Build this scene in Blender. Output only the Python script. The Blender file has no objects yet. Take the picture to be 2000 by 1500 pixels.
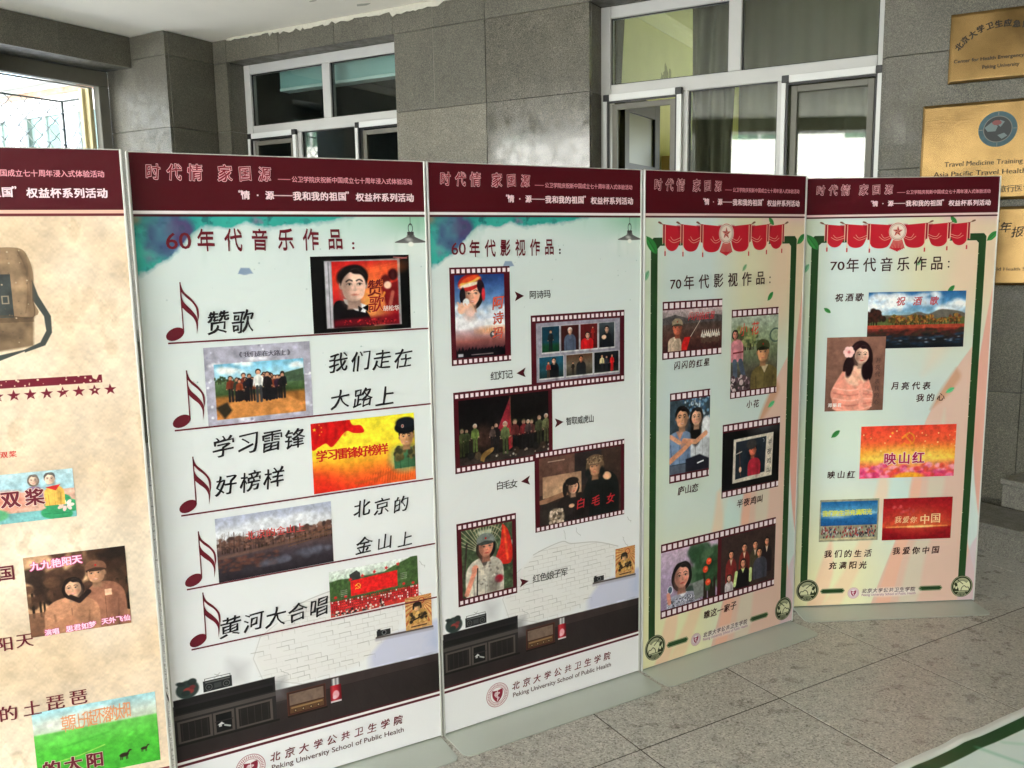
import bpy, bmesh, math, random
import numpy as np
from mathutils import Vector, Matrix
random.seed(7)
rng = np.random.default_rng(7)
S = bpy.context.scene
COL = S.collection
R = math.radians

# ------------------------------------------------------------------ camera
cd = bpy.data.cameras.new('camera'); cam = bpy.data.objects.new('camera', cd); COL.objects.link(cam)
cd.sensor_width = 36; cd.lens = 31.161; cd.clip_start = 0.05; cd.clip_end = 500
cam.matrix_world = Matrix(((0.99985, 0.01753, 0.0, 0), (-0.00266, 0.1517, -0.98842, 0),
                           (-0.01733, 0.98827, 0.15173, 1.5428), (0, 0, 0, 1)))
S.camera = cam
# ------------------------------------------------------------------ world, sun, exposure
w = bpy.data.worlds.new('World'); S.world = w; w.use_nodes = True
nt = w.node_tree; nt.nodes.clear()
SUN_H = (0.85, -0.53); SUN_EL = R(45)
sky = nt.nodes.new('ShaderNodeTexSky'); sky.sky_type = 'NISHITA'; sky.sun_disc = False
sky.sun_elevation = SUN_EL; sky.sun_rotation = math.atan2(SUN_H[0], SUN_H[1])
sky.dust_density = 1.5; sky.air_density = 1.15
bg = nt.nodes.new('ShaderNodeBackground'); bg.inputs[1].default_value = 0.15
wo = nt.nodes.new('ShaderNodeOutputWorld')
nt.links.new(sky.outputs[0], bg.inputs[0]); nt.links.new(bg.outputs[0], wo.inputs[0])
ld = bpy.data.lights.new('sun', 'SUN'); ld.energy = 5.0; ld.angle = R(0.6); ld.color = (1, 0.97, 0.945)
sun = bpy.data.objects.new('sun', ld); COL.objects.link(sun)
sdir = Vector((SUN_H[0] * math.cos(SUN_EL), SUN_H[1] * math.cos(SUN_EL), math.sin(SUN_EL)))
sun.rotation_euler = sdir.to_track_quat('Z', 'Y').to_euler()
S.view_settings.view_transform = 'Standard'; S.view_settings.look = 'None'
S.view_settings.gamma = 1; S.view_settings.use_curve_mapping = False
S.view_settings.exposure = 3.5
S.render.engine = 'CYCLES'
S.cycles.use_denoising = True
S.cycles.max_bounces = 10; S.cycles.diffuse_bounces = 7; S.cycles.glossy_bounces = 4
S.cycles.transparent_max_bounces = 12; S.cycles.sample_clamp_indirect = 12

# ------------------------------------------------------------------ helpers
class MB:
    def __init__(s): s.v = []; s.f = []; s.uv = []
    def add(s, vs, fs):
        b = len(s.v); s.v += [tuple(v) for v in vs]; s.f += [tuple(i + b for i in f) for f in fs]; return s
    def box(s, x0, y0, z0, x1, y1, z1):
        if x0 > x1: x0, x1 = x1, x0
        if y0 > y1: y0, y1 = y1, y0
        if z0 > z1: z0, z1 = z1, z0
        return s.add([(x0,y0,z0),(x1,y0,z0),(x1,y1,z0),(x0,y1,z0),(x0,y0,z1),(x1,y0,z1),(x1,y1,z1),(x0,y1,z1)],
                     [(0,3,2,1),(4,5,6,7),(0,1,5,4),(1,2,6,5),(2,3,7,6),(3,0,4,7)])
    def prism(s, pts, a, b, axis='y'):
        n = len(pts)
        f = {'y': lambda p, h: (p[0], h, p[1]), 'z': lambda p, h: (p[0], p[1], h), 'x': lambda p, h: (h, p[0], p[1])}[axis]
        s.add([f(p, a) for p in pts] + [f(p, b) for p in pts],
              [tuple(range(n)), tuple(range(2*n-1, n-1, -1))] + [(i, i+n, (i+1) % n+n, (i+1) % n) for i in range(n)])
        return s
    def tube(s, a, b, r, n=6):
        a = Vector(a); b = Vector(b); d = (b - a).normalized()
        x = d.orthogonal().normalized(); y = d.cross(x)
        ring = [x * math.cos(2*math.pi*i/n) * r + y * math.sin(2*math.pi*i/n) * r for i in range(n)]
        s.add([a + q for q in ring] + [b + q for q in ring],
              [tuple(range(n-1, -1, -1)), tuple(range(n, 2*n))] + [(i, (i+1) % n, (i+1) % n+n, i+n) for i in range(n)])
        return s
    def mesh(s, name, bevel=0):
        me = bpy.data.meshes.new(name); me.from_pydata(s.v, [], s.f)
        bm = bmesh.new(); bm.from_mesh(me)
        bmesh.ops.recalc_face_normals(bm, faces=bm.faces[:])
        if bevel:
            bmesh.ops.bevel(bm, geom=bm.edges[:], offset=bevel, segments=1, affect='EDGES', clamp_overlap=True)
        bm.to_mesh(me); bm.free(); me.update(); return me

def link(name, data, parent=None, mat=None, **props):
    o = bpy.data.objects.new(name, data); COL.objects.link(o)
    if parent: o.parent = parent
    if mat is not None and data is not None:
        data.materials.append(mat)
    for k, v in props.items(): o[k] = v
    return o
def empty(name, loc=(0,0,0), rz=0, **props):
    o = link(name, None, **props); o.location = loc; o.rotation_euler = (0, 0, rz); o.empty_display_size = .1; return o

# ------------------------------------------------------------------ materials
def srgb(c):
    c = np.array(c[:3], float) / 255.0
    return tuple(np.where(c <= .04045, c / 12.92, ((c + .055) / 1.055) ** 2.4))
MATS = {}
def mat(name, col=(200,200,200), rough=.5, metal=0., spec=.5, noise=0., nscale=40., bump=0., lin=None):
    if name in MATS: return MATS[name]
    m = bpy.data.materials.new(name); m.use_nodes = True; t = m.node_tree; b = t.nodes['Principled BSDF']
    c = lin if lin else srgb(col)
    b.inputs['Base Color'].default_value = (*c, 1); b.inputs['Roughness'].default_value = rough
    b.inputs['Metallic'].default_value = metal; b.inputs['Specular IOR Level'].default_value = spec
    if noise or bump:
        tc = t.nodes.new('ShaderNodeTexCoord'); n = t.nodes.new('ShaderNodeTexNoise')
        n.inputs['Scale'].default_value = nscale; n.inputs['Detail'].default_value = 6
        t.links.new(tc.outputs['Object'], n.inputs['Vector'])
        if noise:
            r = t.nodes.new('ShaderNodeMapRange'); r.inputs[3].default_value = 1 - noise; r.inputs[4].default_value = 1 + noise
            r.inputs[1].default_value = .3; r.inputs[2].default_value = .7
            mx = t.nodes.new('ShaderNodeVectorMath'); mx.operation = 'SCALE'; mx.inputs[0].default_value = c
            t.links.new(n.outputs[0], r.inputs[0]); t.links.new(r.outputs[0], mx.inputs['Scale'])
            t.links.new(mx.outputs[0], b.inputs['Base Color'])
        if bump:
            bp = t.nodes.new('ShaderNodeBump'); bp.inputs['Strength'].default_value = bump; bp.inputs['Distance'].default_value = .004
            t.links.new(n.outputs[0], bp.inputs['Height']); t.links.new(bp.outputs[0], b.inputs['Normal'])
    MATS[name] = m; return m

def granite(name, base, light, dark, scale, rough=(.2, .45), spec=.5, bump=.05, stain=.25, rnd=.12, warm=(1.0,.93,.8)):
    """speckled granite: cells of three minerals, blotchy wear, small per-slab difference"""
    m = bpy.data.materials.new(name); m.use_nodes = True; t = m.node_tree; L = t.links; N = t.nodes.new
    t.nodes['Principled BSDF'].inputs['Specular IOR Level'].default_value = spec
    b = t.nodes['Principled BSDF']; tc = N('ShaderNodeTexCoord'); oi = N('ShaderNodeObjectInfo')
    geo = N('ShaderNodeNewGeometry')
    v = N('ShaderNodeTexVoronoi'); v.inputs['Scale'].default_value = scale; L.new(geo.outputs['Position'], v.inputs['Vector'])
    sep = N('ShaderNodeSeparateColor'); L.new(v.outputs['Color'], sep.inputs[0])
    cr = N('ShaderNodeValToRGB'); cr.color_ramp.interpolation = 'LINEAR'
    e = cr.color_ramp.elements; e[0].position = .0; e[0].color = (*srgb(dark), 1); e[1].position = 1; e[1].color = (*srgb(light), 1)
    for p, c in ((.12, dark), (.24, base), (.72, base), (.86, light)):
        x = cr.color_ramp.elements.new(p); x.color = (*srgb(c), 1)
    L.new(sep.outputs[0], cr.inputs[0])
    n = N('ShaderNodeTexNoise'); n.inputs['Scale'].default_value = 2.2; n.inputs['Detail'].default_value = 8; n.inputs['Roughness'].default_value = .65
    L.new(geo.outputs['Position'], n.inputs['Vector'])
    n2 = N('ShaderNodeTexNoise'); n2.inputs['Scale'].default_value = 14; n2.inputs['Detail'].default_value = 8
    L.new(geo.outputs['Position'], n2.inputs['Vector'])
    s1 = N('ShaderNodeMapRange'); s1.inputs[1].default_value = .32; s1.inputs[2].default_value = .68; s1.inputs[3].default_value = 1 - stain; s1.inputs[4].default_value = 1 + stain * .6
    L.new(n.outputs[0], s1.inputs[0])
    s2 = N('ShaderNodeMapRange'); s2.inputs[1].default_value = .3; s2.inputs[2].default_value = .7; s2.inputs[3].default_value = .9; s2.inputs[4].default_value = 1.1
    L.new(n2.outputs[0], s2.inputs[0])
    s3 = N('ShaderNodeMapRange'); s3.inputs[3].default_value = 1 - rnd; s3.inputs[4].default_value = 1 + rnd; L.new(oi.outputs['Random'], s3.inputs[0])
    m1 = N('ShaderNodeMath'); m1.operation = 'MULTIPLY'; L.new(s1.outputs[0], m1.inputs[0]); L.new(s2.outputs[0], m1.inputs[1])
    m2 = N('ShaderNodeMath'); m2.operation = 'MULTIPLY'; L.new(m1.outputs[0], m2.inputs[0]); L.new(s3.outputs[0], m2.inputs[1])
    sc = N('ShaderNodeVectorMath'); sc.operation = 'SCALE'; L.new(cr.outputs[0], sc.inputs[0]); L.new(m2.outputs[0], sc.inputs['Scale'])
    L.new(sc.outputs[0], b.inputs['Base Color'])
    rr = N('ShaderNodeMapRange'); rr.inputs[1].default_value = .35; rr.inputs[2].default_value = .65; rr.inputs[3].default_value = rough[0]; rr.inputs[4].default_value = rough[1]
    L.new(n2.outputs[0], rr.inputs[0]); L.new(rr.outputs[0], b.inputs['Roughness'])
    if bump:
        bp = N('ShaderNodeBump'); bp.inputs['Strength'].default_value = bump; bp.inputs['Distance'].default_value = .002
        L.new(sep.outputs[1], bp.inputs['Height']); L.new(bp.outputs[0], b.inputs['Normal'])
    MATS[name] = m; return m

def glass_mat(name, tint=(.9,.93,.915), f0=.06, refl=1.0):
    m = bpy.data.materials.new(name); m.use_nodes = True; t = m.node_tree; t.nodes.clear(); N = t.nodes.new; L = t.links
    tr = N('ShaderNodeBsdfTransparent'); tr.inputs[0].default_value = (*tint, 1)
    gl = N('ShaderNodeBsdfGlossy'); gl.inputs['Roughness'].default_value = .015; gl.inputs[0].default_value = (refl, refl, refl * .95, 1)
    lw = N('ShaderNodeLayerWeight'); lw.inputs[0].default_value = .5
    pw = N('ShaderNodeMath'); pw.operation = 'POWER'; pw.inputs[1].default_value = 5; L.new(lw.outputs['Facing'], pw.inputs[0])
    ma = N('ShaderNodeMath'); ma.operation = 'MULTIPLY_ADD'; ma.inputs[1].default_value = 1 - f0; ma.inputs[2].default_value = f0; L.new(pw.outputs[0], ma.inputs[0])
    mx = N('ShaderNodeMixShader'); o = N('ShaderNodeOutputMaterial')
    L.new(ma.outputs[0], mx.inputs[0]); L.new(tr.outputs[0], mx.inputs[1]); L.new(gl.outputs[0], mx.inputs[2]); L.new(mx.outputs[0], o.inputs[0])
    MATS[name] = m; return m

G_POL = granite('granite_polished', (86,83,73), (112,108,95), (56,54,48), 330, rough=(.07,.19), bump=0, stain=.2, spec=.8)
G_FLM = granite('granite_flamed', (89,86,75), (116,112,97), (62,60,52), 300, rough=(.35,.6), bump=.05, stain=.18)
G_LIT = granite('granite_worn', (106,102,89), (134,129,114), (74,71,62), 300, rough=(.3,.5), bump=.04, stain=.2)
G_FLOOR = granite('granite_floor', (164,160,152), (190,186,178), (126,122,115), 200, rough=(.25,.45), bump=.03, stain=.03, rnd=.05)
G_STEP = granite('granite_step', (112,108,98), (134,130,118), (84,80,73), 260, rough=(.35,.6), bump=.1, stain=.2)
M_CEIL = mat('ceiling_paint', (240,236,222), .8, noise=.02, nscale=3, bump=.1)
M_PLAST = mat('flaking_plaster', (188,185,170), .9, noise=.06, nscale=60, bump=.5)
M_JOINT = mat('joint_mortar', (38,35,31), .95)
M_PVC = mat('white_window_frame', (184,184,180), .35, noise=.03, nscale=6)
M_PVC2 = mat('white_screen_frame', (212,213,210), .3)
M_BLK = mat('black_plastic', (16,16,16), .4)
M_ALU = mat('brushed_aluminium', (205,205,200), .45, metal=.3)
M_ALUF = mat('grey_window_frame', (105,103,92), .5, noise=.05, nscale=20)
M_CREAM = mat('cream_frame', (196,182,136), .5)
M_IRON = mat('dark_iron', (58,62,56), .6, noise=.2, nscale=60)
M_WIRE = mat('galvanised_wire', (150,155,150), .45, metal=.4)
M_CREAMF = mat('cream_facade_paint', (233,230,219), .8, noise=.04, nscale=3)
M_FACADE = mat('white_facade_paint', (230,229,227), .8, noise=.04, nscale=3)
M_RUST = mat('rusty_gutter', (170,132,108), .8, noise=.35, nscale=14)
M_ROOF = mat('pale_roof_sheet', (205,205,200), .6, noise=.1, nscale=10)
M_GL = glass_mat('window_glass', (.88,.92,.905), .06)
M_GL2 = glass_mat('neighbour_glass', (.6,.7,.66), .06)
M_TEAL = mat('teal_blind_box', (140,180,176), .5)
M_ROOM = mat('pale_yellow_plaster', (208,206,152), .85, noise=.06, nscale=4)
M_DARKROOM = mat('dark_room_paint', (92,102,98), .85, noise=.1, nscale=3)
M_CURT = mat('grey_green_curtain', (82,79,60), .9, noise=.05, nscale=9)
M_DOOR = mat('dark_door', (24,23,19), .5, noise=.1, nscale=8)
M_BRASS = None
M_CONC = mat('pale_concrete', (194,195,194), .9, noise=.08, nscale=1.5)
M_BACK = mat('white_board_back', (215,217,212), .6)
M_EDGE = mat('foam_board_edge', (228,228,222), .6)

def brass():
    m = bpy.data.materials.new('brass_plate'); m.use_nodes = True; t = m.node_tree; b = t.nodes['Principled BSDF']; N = t.nodes.new; L = t.links
    geo = N('ShaderNodeNewGeometry'); mp = N('ShaderNodeMapping'); mp.inputs['Scale'].default_value = (3, 3, 90)
    L.new(geo.outputs['Position'], mp.inputs[0])
    n = N('ShaderNodeTexNoise'); n.inputs['Scale'].default_value = 3; n.inputs['Detail'].default_value = 6; L.new(mp.outputs[0], n.inputs['Vector'])
    n2 = N('ShaderNodeTexNoise'); n2.inputs['Scale'].default_value = 4.5; n2.inputs['Detail'].default_value = 5; L.new(geo.outputs['Position'], n2.inputs['Vector'])
    cr = N('ShaderNodeValToRGB'); cr.color_ramp.elements[0].color = (.13,.08,.028,1); cr.color_ramp.elements[1].color = (.26,.165,.062,1)
    cr.color_ramp.elements[0].position = .3; cr.color_ramp.elements[1].position = .72
    L.new(n2.outputs[0], cr.inputs[0]); L.new(cr.outputs[0], b.inputs['Base Color']); b.inputs['Metallic'].default_value = .85
    r = N('ShaderNodeMapRange'); r.inputs[3].default_value = .14; r.inputs[4].default_value = .32; L.new(n2.outputs[0], r.inputs[0]); L.new(r.outputs[0], b.inputs['Roughness'])
    bp = N('ShaderNodeBump'); bp.inputs['Strength'].default_value = .06; bp.inputs['Distance'].default_value = .003
    L.new(n.outputs[0], bp.inputs['Height']); L.new(bp.outputs[0], b.inputs['Normal'])
    return m
M_BRASS = brass()

def img_mat(name, arr, rough=.38):
    """flat print: a picture painted by this script, in memory"""
    h, w_ = arr.shape[:2]
    im = bpy.data.images.new(name, w_, h); im.colorspace_settings.name = 'sRGB'
    px = np.ones((h, w_, 4), np.float32); px[..., :3] = np.clip(arr, 0, 1)[::-1]
    im.pixels.foreach_set(px.ravel()); im.update(); im.pack()
    m = bpy.data.materials.new(name); m.use_nodes = True; t = m.node_tree; b = t.nodes['Principled BSDF']
    tx = t.nodes.new('ShaderNodeTexImage'); tx.image = im; tx.extension = 'EXTEND'
    t.links.new(tx.outputs[0], b.inputs['Base Color']); b.inputs['Roughness'].default_value = rough; b.inputs['Specular IOR Level'].default_value = .22
    tc = t.nodes.new('ShaderNodeTexCoord'); n = t.nodes.new('ShaderNodeTexNoise'); n.inputs['Scale'].default_value = 5; n.inputs['Detail'].default_value = 3
    t.links.new(tc.outputs['Object'], n.inputs['Vector'])
    bp = t.nodes.new('ShaderNodeBump'); bp.inputs['Strength'].default_value = .12; bp.inputs['Distance'].default_value = .004
    t.links.new(n.outputs[0], bp.inputs['Height']); t.links.new(bp.outputs[0], b.inputs['Normal'])
    return m

# ------------------------------------------------------------------ painter for the flat prints
def C(c): return np.array(c[:3], float) / 255.0
class Cv:
    """small canvas; units: u = ppu pixels, origin top left, y down"""
    def __init__(s, w_, h, ppu, col=(255,255,255)):
        s.ppu = ppu; s.W = max(2, int(round(w_ * ppu))); s.H = max(2, int(round(h * ppu))); s.w = w_; s.h = h
        s.a = np.ones((s.H, s.W, 3)) * C(col)
    def reg(s, x0, y0, x1, y1):
        i0 = max(0, int(x0 * s.ppu) - 2); i1 = min(s.W, int(x1 * s.ppu) + 3); j0 = max(0, int(y0 * s.ppu) - 2); j1 = min(s.H, int(y1 * s.ppu) + 3)
        if i1 <= i0 or j1 <= j0: return None
        X, Y = np.meshgrid((np.arange(i0, i1) + .5) / s.ppu, (np.arange(j0, j1) + .5) / s.ppu)
        return (slice(j0, j1), slice(i0, i1)), X, Y
    def put(s, sl, al, col):
        al = np.clip(al, 0, 1)[..., None]; c = C(col) if not isinstance(col, np.ndarray) else col
        s.a[sl] = s.a[sl] * (1 - al) + c * al
    def rect(s, x0, y0, x1, y1, col, op=1.):
        r = s.reg(x0, y0, x1, y1)
        if r is None: return s
        sl, X, Y = r; q = s.ppu
        al = np.clip((X - x0) * q + .5, 0, 1) * np.clip((x1 - X) * q + .5, 0, 1) * np.clip((Y - y0) * q + .5, 0, 1) * np.clip((y1 - Y) * q + .5, 0, 1)
        s.put(sl, al * op, col); return s
    def ell(s, cx, cy, rx, ry, col, rot=0, soft=0., op=1., a0=None, a1=None, hole=0.):
        m = max(rx, ry) + soft; r = s.reg(cx - m, cy - m, cx + m, cy + m)
        if r is None: return s
        sl, X, Y = r; c, d = math.cos(rot), math.sin(rot); x = (X - cx) * c + (Y - cy) * d; y = -(X - cx) * d + (Y - cy) * c
        rr = np.sqrt((x / rx) ** 2 + (y / ry) ** 2); k = min(rx, ry); sf = max(soft, 1. / s.ppu)
        al = np.clip(.5 - (rr - 1) * k / sf, 0, 1)
        if hole: al *= np.clip(.5 + (rr - hole) * k / sf, 0, 1)
        if a0 is not None:
            an = np.degrees(np.arctan2(-y, x)) % 360; al *= ((an - a0) % 360) < ((a1 - a0) % 360)
        s.put(sl, al * op, col); return s
    def poly(s, P, col, soft=0., op=1.):
        P = np.array(P, float); m = soft
        r = s.reg(P[:, 0].min() - m, P[:, 1].min() - m, P[:, 0].max() + m, P[:, 1].max() + m)
        if r is None: return s
        sl, X, Y = r; ins = np.zeros(X.shape, bool); D = np.full(X.shape, 1e9)
        for i in range(len(P)):
            a = P[i]; b = P[(i + 1) % len(P)]; ab = b - a; L2 = ab @ ab
            if L2 == 0: continue
            t = np.clip(((X - a[0]) * ab[0] + (Y - a[1]) * ab[1]) / L2, 0, 1)
            D = np.minimum(D, (X - a[0] - t * ab[0]) ** 2 + (Y - a[1] - t * ab[1]) ** 2)
            if ab[1] != 0:
                cr = ((a[1] > Y) != (b[1] > Y)) & (X < ab[0] * (Y - a[1]) / ab[1] + a[0]); ins ^= cr
        D = np.sqrt(D); D = np.where(ins, D, -D); s.put(sl, np.clip(.5 + D / max(soft, 1. / s.ppu), 0, 1) * op, col); return s
    def line(s, P, w_, col, op=1., soft=0.):
        P = np.array(P, float); m = w_ + soft
        r = s.reg(P[:, 0].min() - m, P[:, 1].min() - m, P[:, 0].max() + m, P[:, 1].max() + m)
        if r is None: return s
        sl, X, Y = r; D = np.full(X.shape, 1e9)
        for a, b in zip(P[:-1], P[1:]):
            ab = b - a; L2 = ab @ ab or 1e-12
            t = np.clip(((X - a[0]) * ab[0] + (Y - a[1]) * ab[1]) / L2, 0, 1)
            D = np.minimum(D, (X - a[0] - t * ab[0]) ** 2 + (Y - a[1] - t * ab[1]) ** 2)
        s.put(sl, np.clip(.5 + (w_ / 2 - np.sqrt(D)) / max(soft, 1. / s.ppu), 0, 1) * op, col); return s
    def grad(s, x0, y0, x1, y1, stops, horiz=False, op=1.):
        r = s.reg(x0, y0, x1, y1)
        if r is None: return s
        sl, X, Y = r; t = (X - x0) / (x1 - x0) if horiz else (Y - y0) / (y1 - y0)
        ps = [p for p, _ in stops]; col = np.stack([np.interp(t, ps, [C(c)[k] for _, c in stops]) for k in range(3)], -1)
        al = ((X >= x0) & (X <= x1) & (Y >= y0) & (Y <= y1)) * op
        s.a[sl] = s.a[sl] * (1 - al[..., None]) + col * al[..., None]; return s
    def fbm(s, scale, oc=4, sx=1., sy=1.):
        out = np.zeros((s.H, s.W)); amp = 1; tot = 0
        for o in range(oc):
            gw = max(2, int(s.w / scale * sx * 2 ** o) + 2); gh = max(2, int(s.h / scale * sy * 2 ** o) + 2)
            if gw > s.W * 1.5 or gh > s.H * 1.5: break
            g = rng.random((gh, gw)); x = np.linspace(0, gw - 1.001, s.W); y = np.linspace(0, gh - 1.001, s.H)
            xi = x.astype(int); yi = y.astype(int); fx = x - xi; fy = y - yi; fx = fx * fx * (3 - 2 * fx); fy = (fy * fy * (3 - 2 * fy))[:, None]
            xj = np.minimum(xi + 1, gw - 1); yj = np.minimum(yi + 1, gh - 1)
            A = g[yi][:, xi] * (1 - fx) + g[yi][:, xj] * fx; B = g[yj][:, xi] * (1 - fx) + g[yj][:, xj] * fx
            out += amp * (A * (1 - fy) + B * fy); tot += amp; amp *= .55
        return out / tot
    def noise(s, scale, amp, oc=4, sx=1., sy=1., col=None, lo=.5, box=None):
        n = s.fbm(scale, oc, sx, sy)
        if box:
            X, Y = np.meshgrid((np.arange(s.W) + .5) / s.ppu, (np.arange(s.H) + .5) / s.ppu)
            msk = ((X >= box[0]) & (Y >= box[1]) & (X <= box[2]) & (Y <= box[3])).astype(float)
        else: msk = 1.
        if col is None: s.a *= (1 + (n - .5) * 2 * amp * msk)[..., None]
        else: s.put((slice(None), slice(None)), np.clip((n - lo) * 12, 0, 1) * amp * msk, col)
        return s
    def speck(s, n, box, r, cols, soft=0., asp=1., rot=0.):
        for i in range(n):
            q = random.uniform(*r)
            s.ell(random.uniform(box[0], box[2]), random.uniform(box[1], box[3]), q, q * asp, random.choice(cols), rot, soft)
        return s

def bez(P, n=10):
    """smooth closed/open curve through P (Catmull-Rom)"""
    P = [np.array(p, float) for p in P]; out = []
    for i in range(len(P) - 1):
        a = P[max(0, i - 1)]; b = P[i]; c = P[i + 1]; d = P[min(len(P) - 1, i + 2)]
        for k in range(n):
            t = k / n; out.append(.5 * (2*b + (c-a)*t + (2*a-5*b+4*c-d)*t*t + (3*b-a-3*c+d)*t**3))
    out.append(P[-1]); return out

def face(c, x, y, r, fem=False, skin=(226,176,148), hair=(24,18,18), turn=0., lip=(176,60,58), smile=.5, bw=False, hat=None, neck=True, long=False):
    jw = .42 if fem else .54
    sh = tuple(int(k * .72) for k in skin); hl = tuple(min(255, int(k * 1.1)) for k in skin)
    if long: c.ell(x - r*.1, y + r*.5, r*1.12, r*1.75, hair); 
    elif fem: c.ell(x, y + r*.12, r*1.08, r*1.18, hair)
    if neck: c.poly([(x-r*.36,y+r*.5),(x+r*.36,y+r*.5),(x+r*.45,y+r*1.5),(x-r*.45,y+r*1.5)], sh, r*.14)
    if not fem: c.ell(x, y - r*.42, r*.92, r*.75, hair); c.ell(x-r*.8, y+r*.05, r*.13, r*.22, sh); c.ell(x+r*.8, y+r*.05, r*.13, r*.22, sh)
    c.poly(bez([(x-r*.76,y-r*.35),(x-r*.74,y+r*.3),(x-r*jw,y+r*.82),(x,y+r*1.03),(x+r*jw,y+r*.82),(x+r*.74,y+r*.3),(x+r*.76,y-r*.35),(x,y-r*.85),(x-r*.76,y-r*.35)],5), skin, r*.06)
    c.ell(x + r*(.42 if turn <= 0 else -.42), y + r*.2, r*.35, r*.8, sh, 0, r*.5, .55)
    c.ell(x - r*(.15 if turn <= 0 else -.15), y - r*.35, r*.4, r*.3, hl, 0, r*.4, .7)
    k_ = .4 if fem else .12; c.ell(x - r*.42, y + r*.38, r*.2, r*.16, (214,120,100), 0, r*.3, k_); c.ell(x + r*.38, y + r*.38, r*.2, r*.16, (214,120,100), 0, r*.3, k_); sg = 1 if turn <= 0 else -1; c.ell(x + sg*r*.6, y + r*.1, r*.28, r*.85, tuple(int(k*.5) for k in skin), 0, r*.4, .55)
    t = turn * r * .18; bw_ = .05 if fem else .085
    if not fem and lip == (176,60,58): lip = (186,104,90)
    for q in (-1, 1):
        ex = x + q * r * .33 + t
        c.ell(ex, y - r*.06, r*.22, r*.14, sh, 0, r*.18, .45)
        c.line(bez([(ex - r*.19, y - r*.24 + (r*.04 if q < 0 else 0)), (ex, y - r*.31), (ex + r*.19, y - r*.24 + (0 if q < 0 else r*.04))], 4), r*bw_, hair, .85, r*.05)
        c.ell(ex, y - r*.03, r*.13, r*.055, (226,214,204), 0, r*.05, .7); c.ell(ex + t*.3, y - r*.03, r*.065, r*.065, (24,14,12), 0, r*.05)
        c.line(bez([(ex - r*.16, y - r*.03), (ex, y - r*.1), (ex + r*.16, y - r*.04)], 4), r*.04, (34,20,16), .75, r*.05)
    c.poly([(x + t*1.2 - r*.04, y - r*.1), (x + t*1.6 + r*.1, y + r*.3), (x + t*1.3, y + r*.34)], sh, r*.1, .5); c.ell(x + t*1.4 + r*.02, y + r*.34, r*.12, r*.04, sh, 0, r*.06, .7)
    c.ell(x + t*1.2, y + r*.62, r*.22, r*.065, lip, 0, r*.07, .85); c.ell(x + t*1.2, y + r*.74, r*.16, r*.04, sh, 0, r*.08, .6)
    if smile > .6: c.ell(x + t*1.2, y + r*.61, r*.17, r*.03, (240,232,222), 0, r*.04, .9)
    c.ell(x, y + r*1.02, r*.5, r*.16, tuple(int(k*.5) for k in skin), 0, r*.25, .5)
    if hat is None:
        j = lambda a: a + random.uniform(-.05, .05)
        c.poly(bez([(x-r*.82,y+r*(.25 if fem else .02)),(x-r*j(.93),y-r*.45),(x-r*j(.62),y-r*j(1.02)),(x-r*.1,y-r*j(1.18)),(x+r*j(.5),y-r*j(1.08)),(x+r*j(.92),y-r*.6),(x+r*.82,y+r*(.25 if fem else .02)),(x+r*.72,y-r*.3),(x+r*.5,y-r*j(.62)),(x+r*.05,y-r*j(.66)),(x-r*.22,y-r*j(.8)),(x-r*.5,y-r*j(.58)),(x-r*.7,y-r*.28),(x-r*.82,y+r*(.25 if fem else .02))],5), hair, r*.09)
        for k in range(5): c.line(bez([(x-r*.25+r*.05*k,y-r*(.8+.05*k)),(x+r*(.1+.1*k),y-r*(.98)),(x+r*(.5+.06*k),y-r*(.75-.05*k))],4), r*.03, tuple(min(255, q + 45) for q in hair), .35, r*.06)
    elif hat == 'cap':
        hc = skin_hat; c.poly(bez([(x-r*.95,y-r*.35),(x-r*.95,y-r*.95),(x-r*.3,y-r*1.35),(x+r*.6,y-r*1.2),(x+r*.95,y-r*.8),(x+r*.9,y-r*.35),(x,y-r*.55),(x-r*.95,y-r*.35)],5), hc, r*.05)
        c.poly(bez([(x-r*.95,y-r*.38),(x,y-r*.6),(x+r*.92,y-r*.38),(x+r*.5,y-r*.22),(x-r*.5,y-r*.22),(x-r*.95,y-r*.38)],5), tuple(int(k*.55) for k in hc), r*.04)
        c.ell(x, y - r*.85, r*.1, r*.1, (180,30,30), 0, r*.03)
    elif hat == 'fur':
        hc = skin_hat; c.ell(x, y - r*.75, r*1.12, r*.6, hc, 0, r*.05); c.ell(x - r*.95, y - r*.1, r*.28, r*.65, hc, .1, r*.05); c.ell(x + r*.95, y - r*.1, r*.28, r*.65, hc, -.1, r*.05)
        c.ell(x, y - r*.55, r*.9, r*.25, tuple(min(255, int(k*1.35)) for k in hc), 0, r*.12)
skin_hat = (110,112,70)
def body(c, x, y, w_, h, col, collar=None):
    dk = tuple(int(k * .65) for k in col)
    c.poly(bez([(x-w_*.5,y+h),(x-w_*.5,y+h*.35),(x-w_*.36,y+h*.1),(x-w_*.12,y),(x+w_*.12,y),(x+w_*.36,y+h*.1),(x+w_*.5,y+h*.35),(x+w_*.5,y+h)],5), col, w_*.02)
    c.line([(x+w_*.32,y+h*.4),(x+w_*.28,y+h)], w_*.03, dk, .8, w_*.03); c.line([(x-w_*.32,y+h*.4),(x-w_*.28,y+h)], w_*.03, dk, .8, w_*.03)
    c.ell(x+w_*.25, y+h*.55, w_*.15, h*.5, dk, 0, w_*.2, .5)
    if collar: c.poly([(x-w_*.14,y),(x,y+h*.28),(x+w_*.14,y)], collar, w_*.015)
    c.line([(x,y+h*.28),(x,y+h)], w_*.015, dk, .8)
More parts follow.
